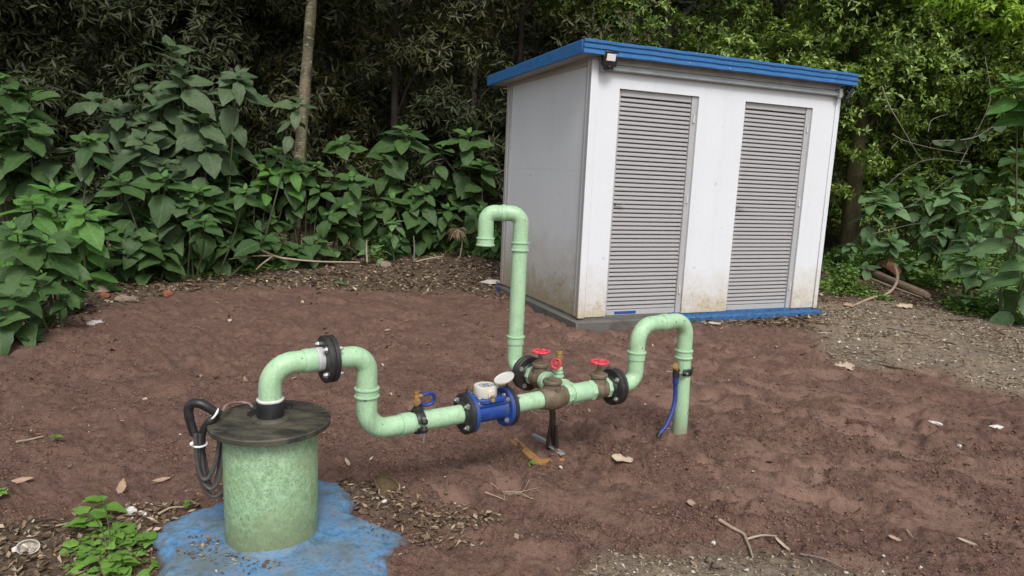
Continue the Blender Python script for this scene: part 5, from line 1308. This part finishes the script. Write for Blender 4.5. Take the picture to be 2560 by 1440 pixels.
# ------------------------------------------------------------------ the forest
def crown_mesh(name, lobes, n, L, wid, mat, seed, whorl=8, droop=0.25, shell=0.55, parent=None, up=0.35, keep=None):
    """leaves in whorls spread through the outer part of a set of ellipsoid lobes"""
    r = np.random.default_rng(seed)
    lob = np.array([(c[0], c[1], c[2], a, b, h) for c, (a, b, h) in lobes], float)
    w = (lob[:, 3] * lob[:, 4] * lob[:, 5]) ** 0.7; idx = r.choice(len(lob), n, p=w / w.sum()); lb = lob[idx]
    d = r.normal(0, 1, (n, 3)); d /= np.linalg.norm(d, axis=1, keepdims=True)
    rad = shell + (1.04 - shell) * r.uniform(0, 1, n) ** 0.6
    C = lb[:, :3] + d * lb[:, 3:6] * rad[:, None]
    C += 0.22 * np.stack([vnoise(C[:, 0] * 2 + k * 9, C[:, 2] * 2 + C[:, 1], seed + k) - 0.5 for k in range(3)], -1)
    # ragged: thin the cloud with noise so that holes open in it
    hole = fbm(C[:, 0] + C[:, 1] * .7, C[:, 2] - C[:, 1] * .5, 1.5, 3, seed)
    k = hole > 0.365
    if keep is not None: k &= keep(C)
    k &= C[:, 2] > gz(C[:, 0], C[:, 1]) + 0.05
    C, d = C[k], d[k]; n = len(C)
    ax = d + np.array([0, -0.25, up + 0.3]) + r.normal(0, .35, (n, 3)); ax /= np.linalg.norm(ax, axis=1, keepdims=True)
    h = np.where(np.abs(ax[:, 2:3]) < .9, np.array([[0, 0, 1.]]), np.array([[0, 1., 0]]))
    u = np.cross(ax, h); u /= np.linalg.norm(u, axis=1, keepdims=True); v = np.cross(ax, u)
    th = r.uniform(0, 6.28, n)[:, None] + np.arange(whorl)[None] * (6.283 / whorl * 1.07) + r.normal(0, .25, (n, whorl))
    el = r.normal(0.15, .40, (n, whorl))
    D = (u[:, None] * np.cos(th)[..., None] + v[:, None] * np.sin(th)[..., None]) * np.cos(el)[..., None] + ax[:, None] * np.sin(el)[..., None]
    D[..., 2] -= droop; D /= np.linalg.norm(D, axis=2, keepdims=True)
    ln = L * r.uniform(.6, 1.15, (n, whorl))[..., None]
    S = np.cross(D, ax[:, None] + r.normal(0, .35, (n, whorl, 3))); S /= np.linalg.norm(S, axis=2, keepdims=True) + 1e-9
    N = np.cross(S, D)
    B = C[:, None] + D * ln * .06 + r.normal(0, L * .12, (n, whorl, 3)); W = ln * wid * r.uniform(.8, 1.2, (n, whorl, 1))
    mid = B + D * ln * .45; tip = B + D * ln - N * ln * .12
    V = np.stack([B, mid + S * W * .5 + N * W * .22, tip, mid - S * W * .5 + N * W * .22], 2).reshape(-1, 3)
    q = np.arange(n * whorl)[:, None] * 4
    T = np.concatenate([q + np.array([[0, 2, 1]]), q + np.array([[0, 3, 2]])], 0)
    return np_mesh(name, V, T, mat, parent)

def lobes_for(x, y, z0, z1, w, dpt, n, r0, r1, seed):
    r = random.Random(seed); out = []
    for k in range(n):
        z = z0 + (z1 - z0) * (k + r.random()) / n
        out.append(((x + r.uniform(-w, w), y + r.uniform(-dpt, dpt), z), (r.uniform(r0, r1), r.uniform(r0, r1) * .8, r.uniform(r0, r1) * .75)))
    return out

GT = 'trees of the forest behind the clearing'
def tree(label, px, Y, rad, height, bark_, crown_mat, lobes, n, L, wid, seed, whorl=8, lean=(0, 0), droop=0.25, base=None, limbs=7, fork=None, up=0.35, keep=None):
    p0 = at(px, 400, Y); x = p0.x; g = float(gz(x, Y))
    t = thing('forest_tree', label, 'tree', (x, Y, g), GT)
    r = random.Random(seed); m = MB()
    P = [Vector((x, Y, g - .15)), Vector((x + lean[0] * .3, Y + lean[1] * .3, g + height * .3)), Vector((x + lean[0] * .62, Y + lean[1] * .62, g + height * .62)), Vector((x + lean[0], Y + lean[1], g + height))]
    path = spline(P, 10); rr = [rad * (1.25 if k == 0 else 1.0) * (1 - .55 * k / 30) * (1 + .05 * math.sin(k * 1.7)) for k in range(len(path))]
    m.tube(path, rr, 14); m.build('trunk', bark_, t, angle=60)
    for c, s_ in sorted(lobes, key=lambda q: -q[1][0])[:limbs]:
        c = Vector(c); zz = max(g + .4, c.z - 0.35 * (c - Vector((x, Y, c.z))).length - .3); f = min(.95, max(0.05, (zz - g) / height)); a = path[min(30, int(f * 30))]
        m = MB(); m.tube(spline([a, a.lerp(c, .5) + Vector((r.uniform(-.2, .2), r.uniform(-.2, .2), .15)), c], 5), [rad * .34 * (1 - .75 * k / 10) for k in range(11)], 6)
        m.build('limb', bark_, t, angle=60)
    crown_mesh('crown', lobes, n, L, wid, crown_mat, seed, whorl, droop, parent=t, up=up, keep=keep)
    return t

def X(px, Y): return at(px, 400, Y).x
def mk(px, Y, z0, z1, w, d, n, r0, r1, seed): return lobes_for(X(px, Y), Y, z0, z1, w, d, n, r0, r1, seed)
DK, OL, GN, LM = M['dark_crown'], M['olive_crown'], M['green_crown'], M['lime_crown']
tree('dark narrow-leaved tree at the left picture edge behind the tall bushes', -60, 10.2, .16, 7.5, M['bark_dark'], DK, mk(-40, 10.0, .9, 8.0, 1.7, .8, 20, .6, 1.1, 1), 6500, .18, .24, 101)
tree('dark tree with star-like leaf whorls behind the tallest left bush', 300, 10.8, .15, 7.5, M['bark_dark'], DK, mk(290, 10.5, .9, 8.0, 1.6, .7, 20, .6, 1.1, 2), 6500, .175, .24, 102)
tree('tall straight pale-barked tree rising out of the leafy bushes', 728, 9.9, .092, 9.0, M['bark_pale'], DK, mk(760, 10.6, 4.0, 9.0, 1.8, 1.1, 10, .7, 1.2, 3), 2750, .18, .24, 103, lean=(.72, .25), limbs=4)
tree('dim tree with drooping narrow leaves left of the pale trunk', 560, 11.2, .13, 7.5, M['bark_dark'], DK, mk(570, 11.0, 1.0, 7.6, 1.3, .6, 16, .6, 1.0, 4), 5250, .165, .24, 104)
tree('olive-leaved tree right of the pale trunk, hanging over a dark opening', 985, 11.4, .07, 8.0, M['bark_dark'], OL, mk(960, 10.9, 3.0, 8.0, 1.5, .8, 15, .6, 1.0, 5) + mk(850, 11.2, 1.2, 3.0, .7, .5, 5, .5, .8, 55), 3300, .15, .24, 105, droop=.35)
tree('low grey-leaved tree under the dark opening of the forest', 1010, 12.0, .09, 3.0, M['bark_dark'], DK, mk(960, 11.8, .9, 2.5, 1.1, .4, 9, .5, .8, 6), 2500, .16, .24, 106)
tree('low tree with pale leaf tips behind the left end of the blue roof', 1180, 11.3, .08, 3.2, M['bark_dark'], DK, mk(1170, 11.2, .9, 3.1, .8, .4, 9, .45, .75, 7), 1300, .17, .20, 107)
tree('olive-leaved tree overhanging the left corner of the pump house roof', 1290, 12.4, .07, 8.5, M['bark_dark'], OL, mk(1290, 12.0, 3.9, 8.5, 1.5, .8, 14, .7, 1.1, 8), 2800, .15, .25, 108, droop=.3)
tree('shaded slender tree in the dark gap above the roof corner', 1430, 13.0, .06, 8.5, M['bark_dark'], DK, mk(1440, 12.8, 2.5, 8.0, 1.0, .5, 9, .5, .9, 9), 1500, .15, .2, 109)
tree('green-leaved tree directly behind the middle of the blue roof', 1640, 12.0, .07, 7.0, M['bark_dark'], GN, mk(1640, 11.8, 2.2, 7.5, 1.3, .7, 16, .6, 1.0, 10), 6670, .095, .40, 110, whorl=7, droop=.15)
tree('glossy-leaved tree above the right half of the blue roof', 1930, 11.8, .07, 7.0, M['bark_dark'], GN, mk(1940, 11.5, 1.8, 7.5, 1.2, .7, 17, .6, 1.0, 11), 7540, .095, .40, 111, whorl=7, droop=.15)
tree('tree with mossy trunk standing right of the pump house', 2150, 11.0, .15, 6.5, M['bark_moss'], GN, mk(2210, 11.2, 2.6, 6.5, 1.3, .7, 17, .55, .95, 12) + mk(2170, 11.9, .9, 2.6, .9, .3, 5, .5, .8, 121) + [((X(2140, 10.6), 10.6, 2.35), (.42, .3, .35)), ((X(2180, 10.6), 10.55, 1.95), (.25, .2, .2)), ((X(2110, 10.6), 10.6, 1.55), (.22, .2, .3))], 8990, .095, .42, 112, whorl=7, lean=(-.1, .3), droop=.15)
tree('glossy-leaved tree filling the upper right of the forest', 2420, 11.4, .14, 6.5, M['bark_dark'], GN, mk(2440, 11.2, 1.3, 6.6, 1.0, .7, 18, .55, .95, 13), 8120, .095, .42, 113, whorl=7, droop=.15)
tree('tree with light painted into its lime-green leaves at the top right of the forest', 2390, 11.9, .10, 6.5, M['bark_dark'], LM, [((X(2220, 11), 10.25, 4.15), (.5, .35, .22)), ((X(2340, 11), 10.2, 4.05), (.55, .4, .2)), ((X(2450, 11), 10.2, 3.95), (.5, .4, .25)), ((X(2140, 11), 10.35, 4.5), (.5, .4, .3)), ((X(2400, 11), 10.3, 4.6), (.9, .5, .35)), ((X(2300, 11), 10.6, 5.3), (1.2, .6, .5))], 1250, .105, .42, 114, whorl=7, limbs=5, droop=.1)
tree('leafy tree at the right picture edge behind the big bright leaves', 2680, 10.6, .14, 6.5, M['bark_dark'], GN, mk(2680, 10.4, .9, 6.5, .9, .7, 15, .55, .95, 15), 5510, .095, .42, 115, whorl=7, droop=.15)
tree('thin dark-stemmed sapling right of the pale trunk', 822, 11.6, .055, 7.0, M['bark_dark'], DK, mk(822, 11.6, 3.4, 7.0, .6, .4, 6, .4, .6, 16), 420, .2, .17, 116, limbs=3)

def far_wood():
    r = np.random.default_rng(77); n = 13000
    x = r.uniform(-17, 17, n); t = r.uniform(0, 1, n) ** 1.2; y = 14.0 + t * 14; z = 15 * ((y - 13.2) / 22) ** .9 - .1 + np.abs(r.normal(0, .8, n))
    up_ = r.uniform(0, 1, n) < .45                                  # unseen leaf layer added overhead to keep skylight off the hill
    y = np.where(up_, r.uniform(11.5, 20, n), y); z = np.where(up_, r.uniform(6.5, 9.5, n) + np.maximum(0, y - 15) * .6, z)
    lob = [((-1e3, 0, 0), (1, 1, 1))]
    ax = r.normal(0, 1, (n, 3)); C = np.stack([x, y, z], -1)
    m = crown_mesh_from(C, 8, .34, .3, DK, 78)
    m.name = 'far_wood'; tag(m, kind='stuff')
def crown_mesh_from(C, whorl, L, wid, mat, seed):
    r = np.random.default_rng(seed); n = len(C)
    D = r.normal(0, 1, (n, whorl, 3)); D[..., 2] -= .3; D /= np.linalg.norm(D, axis=2, keepdims=True)
    S = np.cross(D, r.normal(0, 1, (n, whorl, 3))); S /= np.linalg.norm(S, axis=2, keepdims=True) + 1e-9
    B = C[:, None] + r.normal(0, .12, (n, whorl, 3)); N = np.cross(S, D); mid = B + D * L * .45
    V = np.stack([B, mid + S * L * wid * .5 + N * L * wid * .2, B + D * L, mid - S * L * wid * .5 + N * L * wid * .2], 2).reshape(-1, 3)
    q = np.arange(n * whorl)[:, None] * 4
    return np_mesh('far_wood', V, np.concatenate([q + np.array([[0, 2, 1]]), q + np.array([[0, 3, 2]])], 0), mat)
far_wood()

# bare twigs between the trees on the right
def twigs(name, label, cat, lines, mat, r0, group=None, sub='branch'):
    P0 = at(*lines[0][0]) if len(lines[0][0]) == 3 else on_ground(*lines[0][0])
    t = thing(name, label, cat, P0, group)
    for i, ln in enumerate(lines):
        P = [at(*q) if len(q) == 3 else on_ground(q[0], q[1], 0.012) for q in ln]; pa = spline(P, 6)
        m = MB(); m.tube(pa, [r0 * (1 if i == 0 else .7) * (1 - .55 * k / len(pa)) for k in range(len(pa))], 7); m.build(sub, mat, t, angle=60)
    return t
twigs('bare_branch', 'tangle of thin bare branches between the right-hand trees and the whorled plants', 'branch', [
    [(2205, 215, 10.0), (2222, 262, 9.9), (2250, 310, 9.8), (2285, 370, 9.8), (2308, 402, 9.8)],
    [(2230, 335, 9.8), (2262, 352, 9.8), (2330, 370, 9.7), (2420, 385, 9.6)],
    [(2228, 372, 9.8), (2245, 352, 9.8)], [(2208, 470, 9.9), (2270, 420, 9.8), (2330, 398, 9.7), (2425, 405, 9.6)],
    [(2320, 330, 9.9), (2330, 300, 9.9), (2370, 285, 9.9)], [(2400, 410, 9.6), (2425, 360, 9.6), (2475, 250, 9.5), (2462, 140, 9.6)],
    [(2200, 545, 9.8), (2290, 505, 9.6), (2400, 430, 9.4)], [(2180, 585, 9.7), (2260, 565, 9.6), (2310, 556, 9.5)]], M['grey_twig'], .009)
# fallen branch and sticks on the left
twigs('fallen_branch', 'long pale fallen branch lying in front of the left bushes', 'branch', [
    [(560, 572, 8.3), (620, 608, 8.25), (688, 640, 8.2), (730, 648, 8.2), (800, 654, 8.25), (900, 656, 8.3)],
    [(688, 640, 8.2), (640, 640, 8.2), (570, 648, 8.15)], [(680, 642, 8.2), (655, 660, 8.1), (640, 674, 8.05)]], M['twig'], .017)
twigs('dead_stalk', 'thin pale upright dead stalk left of the litter path', 'stalk', [[(1035, 655, 9.2), (1036, 620, 9.2), (1034, 590, 9.2)]], M['grey_twig'], .014)
twigs('dead_stalk', 'short pale upright stalk under the stubby sprout', 'stalk', [[(918, 655, 8.9), (916, 625, 8.9), (917, 600, 8.9)]], M['twig'], .016)
twigs('stick', 'thin pale stick on the litter in front of the rear bushes', 'stick', [[(1040, 654, 8.9), (1080, 645, 8.9), (1110, 640, 8.95)]], M['twig'], .012)

# ------------------------------------------------------------------ single fallen things
def dead_leaf(name, label, cat, px, py, L, W, az, mat, group, curl=0.30, lift=0.012, roll=0.0, pitch=0.0, split=False):
    """one curled dry leaf with a midrib and a little thickness"""
    P = on_ground(px, py, lift); r = random.Random(int(px * 7 + py)); V = []; F = []; nl, nw = 8, 4
    for i in range(nl + 1):
        t = i / nl; w = max(.03, math.sin(math.pi * (t * .96 + .02)) ** .75 * (1 - .25 * t)) * W / 2
        for j in range(nw + 1):
            u = j / nw * 2 - 1; jag = 1 + (r.uniform(-.22, .12) * (2.2 if W > .07 else 1) if abs(u) == 1 else r.uniform(-.1, .1))
            V.append(Vector((u * w * jag, (t - .5) * L, curl * W * (u * u) * .6 + curl * L * .35 * (t - .5) ** 2 + .05 * W * math.sin(7 * t + 2 * u))))
    n = nw + 1
    F = [(i * n + j, i * n + j + 1, (i + 1) * n + j + 1, (i + 1) * n + j) for i in range(nl) for j in range(nw)]
    R_m = Matrix.Rotation(az, 3, 'Z') @ Matrix.Rotation(pitch, 3, 'X') @ Matrix.Rotation(roll, 3, 'Y')
    V = [R_m @ v for v in V]; zmin = min(v.z for v in V)
    me = bpy.data.meshes.new(name); V2 = [v - Vector((0, 0, 0.0006)) for v in V]; m_ = len(V)
    bnd = [j for j in range(n)] + [i * n + nw for i in range(1, nl + 1)] + [nl * n + j for j in range(nw - 1, -1, -1)] + [i * n for i in range(nl - 1, 0, -1)]
    F2 = F + [tuple(m_ + q for q in f[::-1]) for f in F] + [(bnd[k], m_ + bnd[k], m_ + bnd[(k + 1) % len(bnd)], bnd[(k + 1) % len(bnd)]) for k in range(len(bnd))]
    me.from_pydata([tuple(v) for v in V + V2], [], F2); me.polygons.foreach_set('use_smooth', [True] * len(me.polygons)); me.materials.append(mat); me.update()
    o = bpy.data.objects.new(name, me); COL.objects.link(o); o.location = P - EZ * (zmin * .8); return tag(o, label, cat, group)
GD = 'single dry leaves on the soil'
for lab, px, py, L, W, az, mat in [
    ('long tan leaf lying left of the well at the picture edge', 55, 1202, .10, .035, -1.2, 'dry_leaf'),
    ('narrow tan leaf with a curled stalk left of the cable bundle', 405, 1200, .085, .030, -1.0, 'dry_leaf'),
    ('upright wedge of pinkish leaf standing in the soil left of the cable bundle', 307, 1228, .075, .045, .1, 'dry_leaf'),
    ('pale leaf scrap just right of the well casing below the black lid', 868, 1163, .085, .024, .5, 'pale_leaf'),
    ('tan leaf under the low bend of the green pipe', 930, 1083, .085, .026, -.7, 'dry_leaf'),
    ('crumpled cream leaf on the soil right of the pipe stand', 1555, 1150, .115, .085, 1.4, 'pale_leaf'),
    ('tan leaf lying in front of the right riser, half way to the forked stick', 1728, 1245, .055, .045, .2, 'dry_leaf'),
    ('cream leaf scrap on the blue pad in front of the casing', 857, 1337, .055, .036, 1.1, 'pale_leaf'),
    ('pale leaf near the lower right picture corner', 2415, 1370, .075, .03, .6, 'pale_leaf'),
    ('small pale leaf above the gravel patch at lower right', 2235, 1352, .05, .028, 1.0, 'dry_leaf'),
    ('curled pale leaf right of the forked stick', 1955, 1362, .09, .025, .4, 'pale_leaf'),
    ('cream leaf on the edge of the trodden gravel behind the right riser', 2110, 918, .15, .14, 1.3, 'pale_leaf'),
    ('pale leaf on the grey gravel beside the ground cover', 2258, 776, .19, .12, 1.5, 'pale_leaf'),
    ('tan leaf on the bare gravel right of the blue plinth end', 2120, 772, .12, .10, 1.2, 'dry_leaf'),
    ('long green-grey leaf on the litter behind the soil at the left', 855, 717, .20, .07, 1.5, 'leaf_grey'),
    ('pale leaf just in front of the blue plinth, near the grass tuft', 1785, 822, .12, .07, 1.45, 'pale_leaf'),
    ('brown curled leaf on the blue pad left of the casing', 470, 1332, .07, .035, 1.2, 'brown_husk'),
    ('small dark leaf on the blue pad near its left rim', 455, 1325, .04, .03, .3, 'brown_husk')]:
    dead_leaf('dry_leaf', lab, 'leaf', px, py, L, W, az, M[mat], GD, pitch=.9 if 'upright' in lab else RNG.uniform(-.15, .2), roll=RNG.uniform(-.15, .15) - (.42 * (1 if az > 0 else -1) if abs(az) > .65 else 0), lift=.05 if 'pad' in lab else .010)

def lump(name, label, cat, px, py, s, mat, group=None, flat=.7, seed=0, kind=None, jag=.25, sub=2):
    P = on_ground(px, py); bm = bmesh.new(); bmesh.ops.create_icosphere(bm, subdivisions=sub, radius=1); r = random.Random(seed + int(px))
    off = [r.uniform(-3, 3) for _ in range(3)]
    for v in bm.verts:
        c = v.co; n_ = math.sin(c.x * 2.3 + off[0]) * math.sin(c.y * 2.7 + off[1]) + .6 * math.sin(c.z * 4.1 + off[2]) * math.sin(c.x * 5 + off[1])
        v.co = Vector((c.x * s[0], c.y * s[1], c.z * s[2])) * (1 + jag * n_ + r.uniform(-.05, .05))
    bmesh.ops.rotate(bm, verts=bm.verts, cent=(0, 0, 0), matrix=Matrix.Rotation(r.uniform(0, 3.1), 3, 'Z'))
    me = bpy.data.meshes.new(name); bm.to_mesh(me); bm.free(); me.materials.append(M[mat])
    o = bpy.data.objects.new(name, me); COL.objects.link(o); o.location = P + EZ * s[2] * flat * .5
    return tag(o, label, cat, group, kind)
GB = 'rubble along the left litter edge'
for lab, cat, px, py, s, mat in [
    ('broken piece of red brick at the foot of the lowest left bush', 'brick', 185, 785, (.085, .06, .045), 'brick_red'),
    ('flat brown stone beside the broken brick', 'stone', 150, 792, (.11, .06, .05), 'stone'),
    ('tan rounded stone under the front left bush', 'stone', 232, 702, (.075, .06, .06), 'stone'),
    ('pale hollowed stone right of the tan one', 'stone', 282, 700, (.09, .06, .05), 'stone'),
    ('brown rock half hidden in the litter left of the soil edge', 'stone', 258, 738, (.12, .08, .06), 'stone'),
    ('rust red brick chip behind the brown rock', 'brick', 262, 752, (.06, .05, .035), 'brick_red'),
    ('rounded grey-tan stone at the soil edge', 'stone', 322, 760, (.11, .06, .04), 'stone'),
    ('red brick lying under the fallen branch', 'brick', 562, 660, (.17, .05, .05), 'brick_red'),
    ('brown clod beside the red brick under the fallen branch', 'stone', 535, 678, (.16, .09, .06), 'stone'),
    ('pale round stone in the litter half way to the pump house', 'stone', 965, 672, (.10, .07, .06), 'stone'),
    ('orange-red chip among pale shards at the litter edge', 'brick', 422, 745, (.05, .05, .04), 'brick_red')]:
    lump('stone' if cat == 'stone' else 'brick', lab, cat, px, py, s, mat, GB, seed=3)
GW = 'white shards lying about'
for lab, px, py, s in [
    ('white shard heap at the left soil edge below the broken brick', 240, 802, (.085, .05, .022)),
    ('pale flat shard leaning on the broken brick', 200, 776, (.07, .035, .030)),
    ('white angular shard on the litter behind the weed', 328, 1290, (.024, .018, .022)),
    ('smaller white shard right of the angular one', 358, 1296, (.020, .014, .011)),
    ('white scrap on the soil at the far right', 2490, 1072, (.05, .028, .012)),
    ('pair of white chips near the right picture edge', 2335, 1058, (.05, .018, .010)),
    ('white chip beside the foot of the right riser', 1672, 1080, (.028, .009, .006)),
    ('round white pebble on the soil above the right gravel patch', 2398, 1117, (.014, .011, .009)),
    ('white pebble at the upper left of the forked stick', 1784, 1363, (.010, .009, .008)),
    ('small white pebble below the ochre plate', 1402, 1165, (.012, .010, .009))]:
    lump('shard', lab, 'shard', px, py, s, 'white_shard', GW, seed=9, jag=.35, sub=2)

# forked stick and other sticks
twigs('forked_stick', 'pale forked stick lying on the soil in front at the right', 'stick', [[(1798, 1302), (1830, 1318), (1858, 1332), (1866, 1350), (1874, 1380), (1880, 1410)], [(1868, 1347), (1905, 1343), (1942, 1337)]], M['twig'], .0088)
twigs('stick', 'thin light stick slanting across the litter behind the weed', 'stick', [[(140, 1332), (200, 1312), (262, 1294), (330, 1276)]], M['twig'], .0045)
twigs('stick', 'short pale stick pointing at the left rim of the blue pad', 'stick', [[(395, 1296), (430, 1284), (472, 1272)]], M['twig'], .006)
twigs('stick', 'pale stick on the soil near the left picture edge', 'stick', [[(42, 1120), (75, 1110), (110, 1103)]], M['twig'], .007)
twigs('stick', 'dark thin stick lying across the front of the blue pad', 'stick', [[(718, 1386), (760, 1386), (800, 1390), (845, 1400)]], M['grey_twig'], .003)
twigs('stick', 'fine dark stick on the blue pad left of the front', 'stick', [[(555, 1432), (580, 1416), (620, 1402)]], M['grey_twig'], .003)
twigs('stick', 'thin twig lying on the soil at the lower right', 'stick', [[(2265, 1335), (2280, 1346), (2292, 1357)]], M['twig'], .003)
twigs('stick', 'long thin brown stick running to the lower gravel patch', 'stick', [[(2000, 1395), (2060, 1414), (2115, 1434)]], M['grey_twig'], .0045)
twigs('dry_twig', 'dry frayed twig with pale needles on the soil below the meter', 'twig', [
    [(1212, 1238), (1240, 1243), (1262, 1246)], [(1250, 1210), (1258, 1232), (1262, 1246)], [(1256, 1222), (1290, 1232), (1336, 1246)], [(1262, 1232), (1300, 1232), (1342, 1234)], [(1270, 1230), (1305, 1226), (1322, 1222)], [(1268, 1228), (1300, 1240), (1330, 1244)], [(1225, 1212), (1250, 1213)]], M['twig'], .0035, sub='needle')
twigs('rod', 'long thin dark stick on the gravel at the right', 'stick', [[(2215, 826), (2260, 832), (2300, 842)]], M['grey_twig'], .011)

def husk():
    P = on_ground(965, 1240); t = thing('palm_husk', 'dark brown curled husk with pale rim on the litter right of the blue pad', 'husk', P)
    d = (on_ground(990, 1256) - on_ground(938, 1205)).normalized(); n_ = EZ.cross(d).normalized(); rings = []
    c0 = on_ground(940, 1210, .02)
    for k in range(13):
        f = k / 12; w = .012 + .040 * math.sin(min(1, f * 1.15) * 1.57) ; c = c0 + d * (.155 * f) + EZ * (.016 * math.sin(f * 3))
        rings.append([c + n_ * math.cos(a) * w + EZ * (math.sin(a) * w * .75) for a in [math.radians(-200 + 220 * j / 10) for j in range(11)]])
    m = MB(); m.quadstrip(rings, closed_ring=False); o = m.build('shell', M['brown_husk'], t); so = o.modifiers.new('thickness', 'SOLIDIFY'); so.thickness = .003
    m = MB(); m.tube(rings[-1], .0035, 6); m.build('rim', M['twig'], t)
husk()
def old_can():
    P = on_ground(72, 1392); t = thing('flattened_can', 'squashed pale can lying open on the litter at lower left', 'can', P)
    ax = (RT * .9 - FWD * .5 + EZ * .25).normalized(); u, v, w = frame((-FWD + EZ * .9 + RT * .15), RT)
    c = P + EZ * .022; m = MB()
    m.tube([c + u * math.cos(2 * math.pi * k / 28) * .040 + v * math.sin(2 * math.pi * k / 28) * .027 for k in range(28)], .003, 8, closed=True); m.build('rim', M['shell'], t)
    m = MB(); rings = []
    for h, s_ in ((0, 1.0), (-.008, .98), (-.018, .9), (-.022, .5), (-.021, .05)):
        rings.append([c + (u * math.cos(2 * math.pi * k / 28) * .040 + v * math.sin(2 * math.pi * k / 28) * .027) * s_ + w * (h + .006 * math.sin(3 * 2 * math.pi * k / 28) * (h < -.01)) for k in range(28)])
    m.quadstrip(rings, cap=(False, True)); m.build('can_body', M['shell'], t)
    m = MB(); m.extrude([c - u * .040 + v * .008 - w * .004, c - u * .062 - v * .004 - w * .012, c - u * .055 - v * .018 - w * .014, c - u * .034 - v * .016 - w * .004], -w * .004); m.build('torn_flap', M['paper'], t)
old_can()
def old_log():
    a, b = on_ground(2155, 690), on_ground(2318, 752); P = (a + b) / 2
    t = thing('fallen_log', 'weathered brown log lying in the ground cover at the right', 'log', P)
    d = (b - a).normalized(); n_ = EZ.cross(d).normalized(); m = MB(); rings = []
    for k in range(15):
        f = k / 14; c = a.lerp(b, f) + EZ * (.075 - .02 * f); r = .070 * (1 - .25 * f) * (1 if 0 < k < 14 else .8)
        rings.append([c + (n_ * math.cos(q) + EZ * math.sin(q) * .8) * r * (1 + .10 * math.sin(3 * q + f * 3) + .05 * math.sin(7 * q + 2)) for q in [2 * math.pi * j / 18 for j in range(18)]])
    m.quadstrip(rings); m.build('log_body', M['log'], t, angle=60)
    m = MB(); m.tube([a - n_ * .09 + EZ * .015, a.lerp(b, .5) - n_ * .10 + EZ * .012, b - n_ * .06 + EZ * .02], [.016, .02, .008], 8); m.build('split_strip', M['twig'], t)
    s0 = on_ground(2130, 772, .015); p2 = thing('palm_sheath', 'red-brown palm sheath with long pale curved stalk lying over the log', 'palm sheath', s0)
    path = spline([s0, on_ground(2175, 755, .02), on_ground(2222, 740, .035), on_ground(2240, 722, .10), on_ground(2232, 705, .17), on_ground(2215, 700, .23)], 6)
    m = MB(); m.tube(path[:25], [.012 + .010 * k / 25 for k in range(25)], 8); m.build('stalk', M['twig'], p2)
    rings = []; base = path[20:]
    for k, c in enumerate(base):
        f = k / (len(base) - 1); w = .025 + .12 * math.sin(f * 2.2) ; rings.append([c + RT * (x * w) + EZ * (-.05 * x * x * f) - FWD * (.05 * (1 - x * x) * f) for x in [-1 + 2 * j / 8 for j in range(9)]])
    m = MB(); m.quadstrip(rings, closed_ring=False); o = m.build('sheath', M['frond_red'], p2); so = o.modifiers.new('thickness', 'SOLIDIFY'); so.thickness = .006
    m = MB(); c = rings[-1]
    for j in range(9):
        for q in range(3): m.tube([c[j], c[j] + EZ * (.05 + .02 * q) + RT * RNG.uniform(-.04, .04)], [.005, .001], 4)
    m.build('fibre', M['frond_red'], p2)['kind'] = 'stuff'
old_log()
def dead_palm():
    P = at(1150, 605, 9.6); P.z = gh(P.x, P.y); t = thing('dead_fan_palm_leaf', 'dead brown fan palm leaf hanging over the ground cover near the pump house', 'palm leaf', P)
    h = at(1145, 572, 9.6)
    m = MB(); m.tube(spline([P, P.lerp(h, .6) + RT * .05, h], 6), .009, 6); m.build('stalk', M['twig'], t)
    for k in range(15):
        a = math.radians(-78 + 156 * k / 14); d = RT * math.sin(a) * .8 - EZ * (math.cos(a) * .8 + .1) - FWD * .35
        e = h + d * RNG.uniform(.17, .27); md = h.lerp(e, .5) - FWD * .05 + EZ * .04; w = EZ.cross(d).normalized()
        V = [h - w * .004, h + w * .004, md + w * .016, e, md - w * .016, md + EZ * .004]
        m = MB(); m.v = list(V); m.f = [(0, 1, 2, 5), (0, 5, 4), (4, 5, 3), (5, 2, 3)]; o = m.build('leaflet', M['dry_leaf'] if k % 3 else M['brown_husk'], t, angle=0)
        so = o.modifiers.new('thickness', 'SOLIDIFY'); so.thickness = .002
dead_palm()
def scraps():
    P = on_ground(1222, 715); o = MB()
    u = RT; c = P + EZ * .03
    o.extrude([c + u * -.13, c + u * -.02 + EZ * .03, c + u * .11 + EZ * .025, c + u * .12 - EZ * .015, c - EZ * .03 + u * .02], Vector((.02, -.012, .006)))
    b = o.build('paper_scrap', M['paper'], None, bevel=0); b.location = (0, 0, 0); tag(b, 'crumpled pale paper scrap by the left rear foot of the pump house', 'paper')
    a = on_ground(1243, 712, .05); m = MB(); m.tube(spline([a, on_ground(1242, 725, .035), on_ground(1250, 745, .01)], 6), .011, 8)
    tag(m.build('hose_piece', M['blue_hose']), 'short blue hose end sticking out of the soil beside the pump house', 'hose')
scraps()
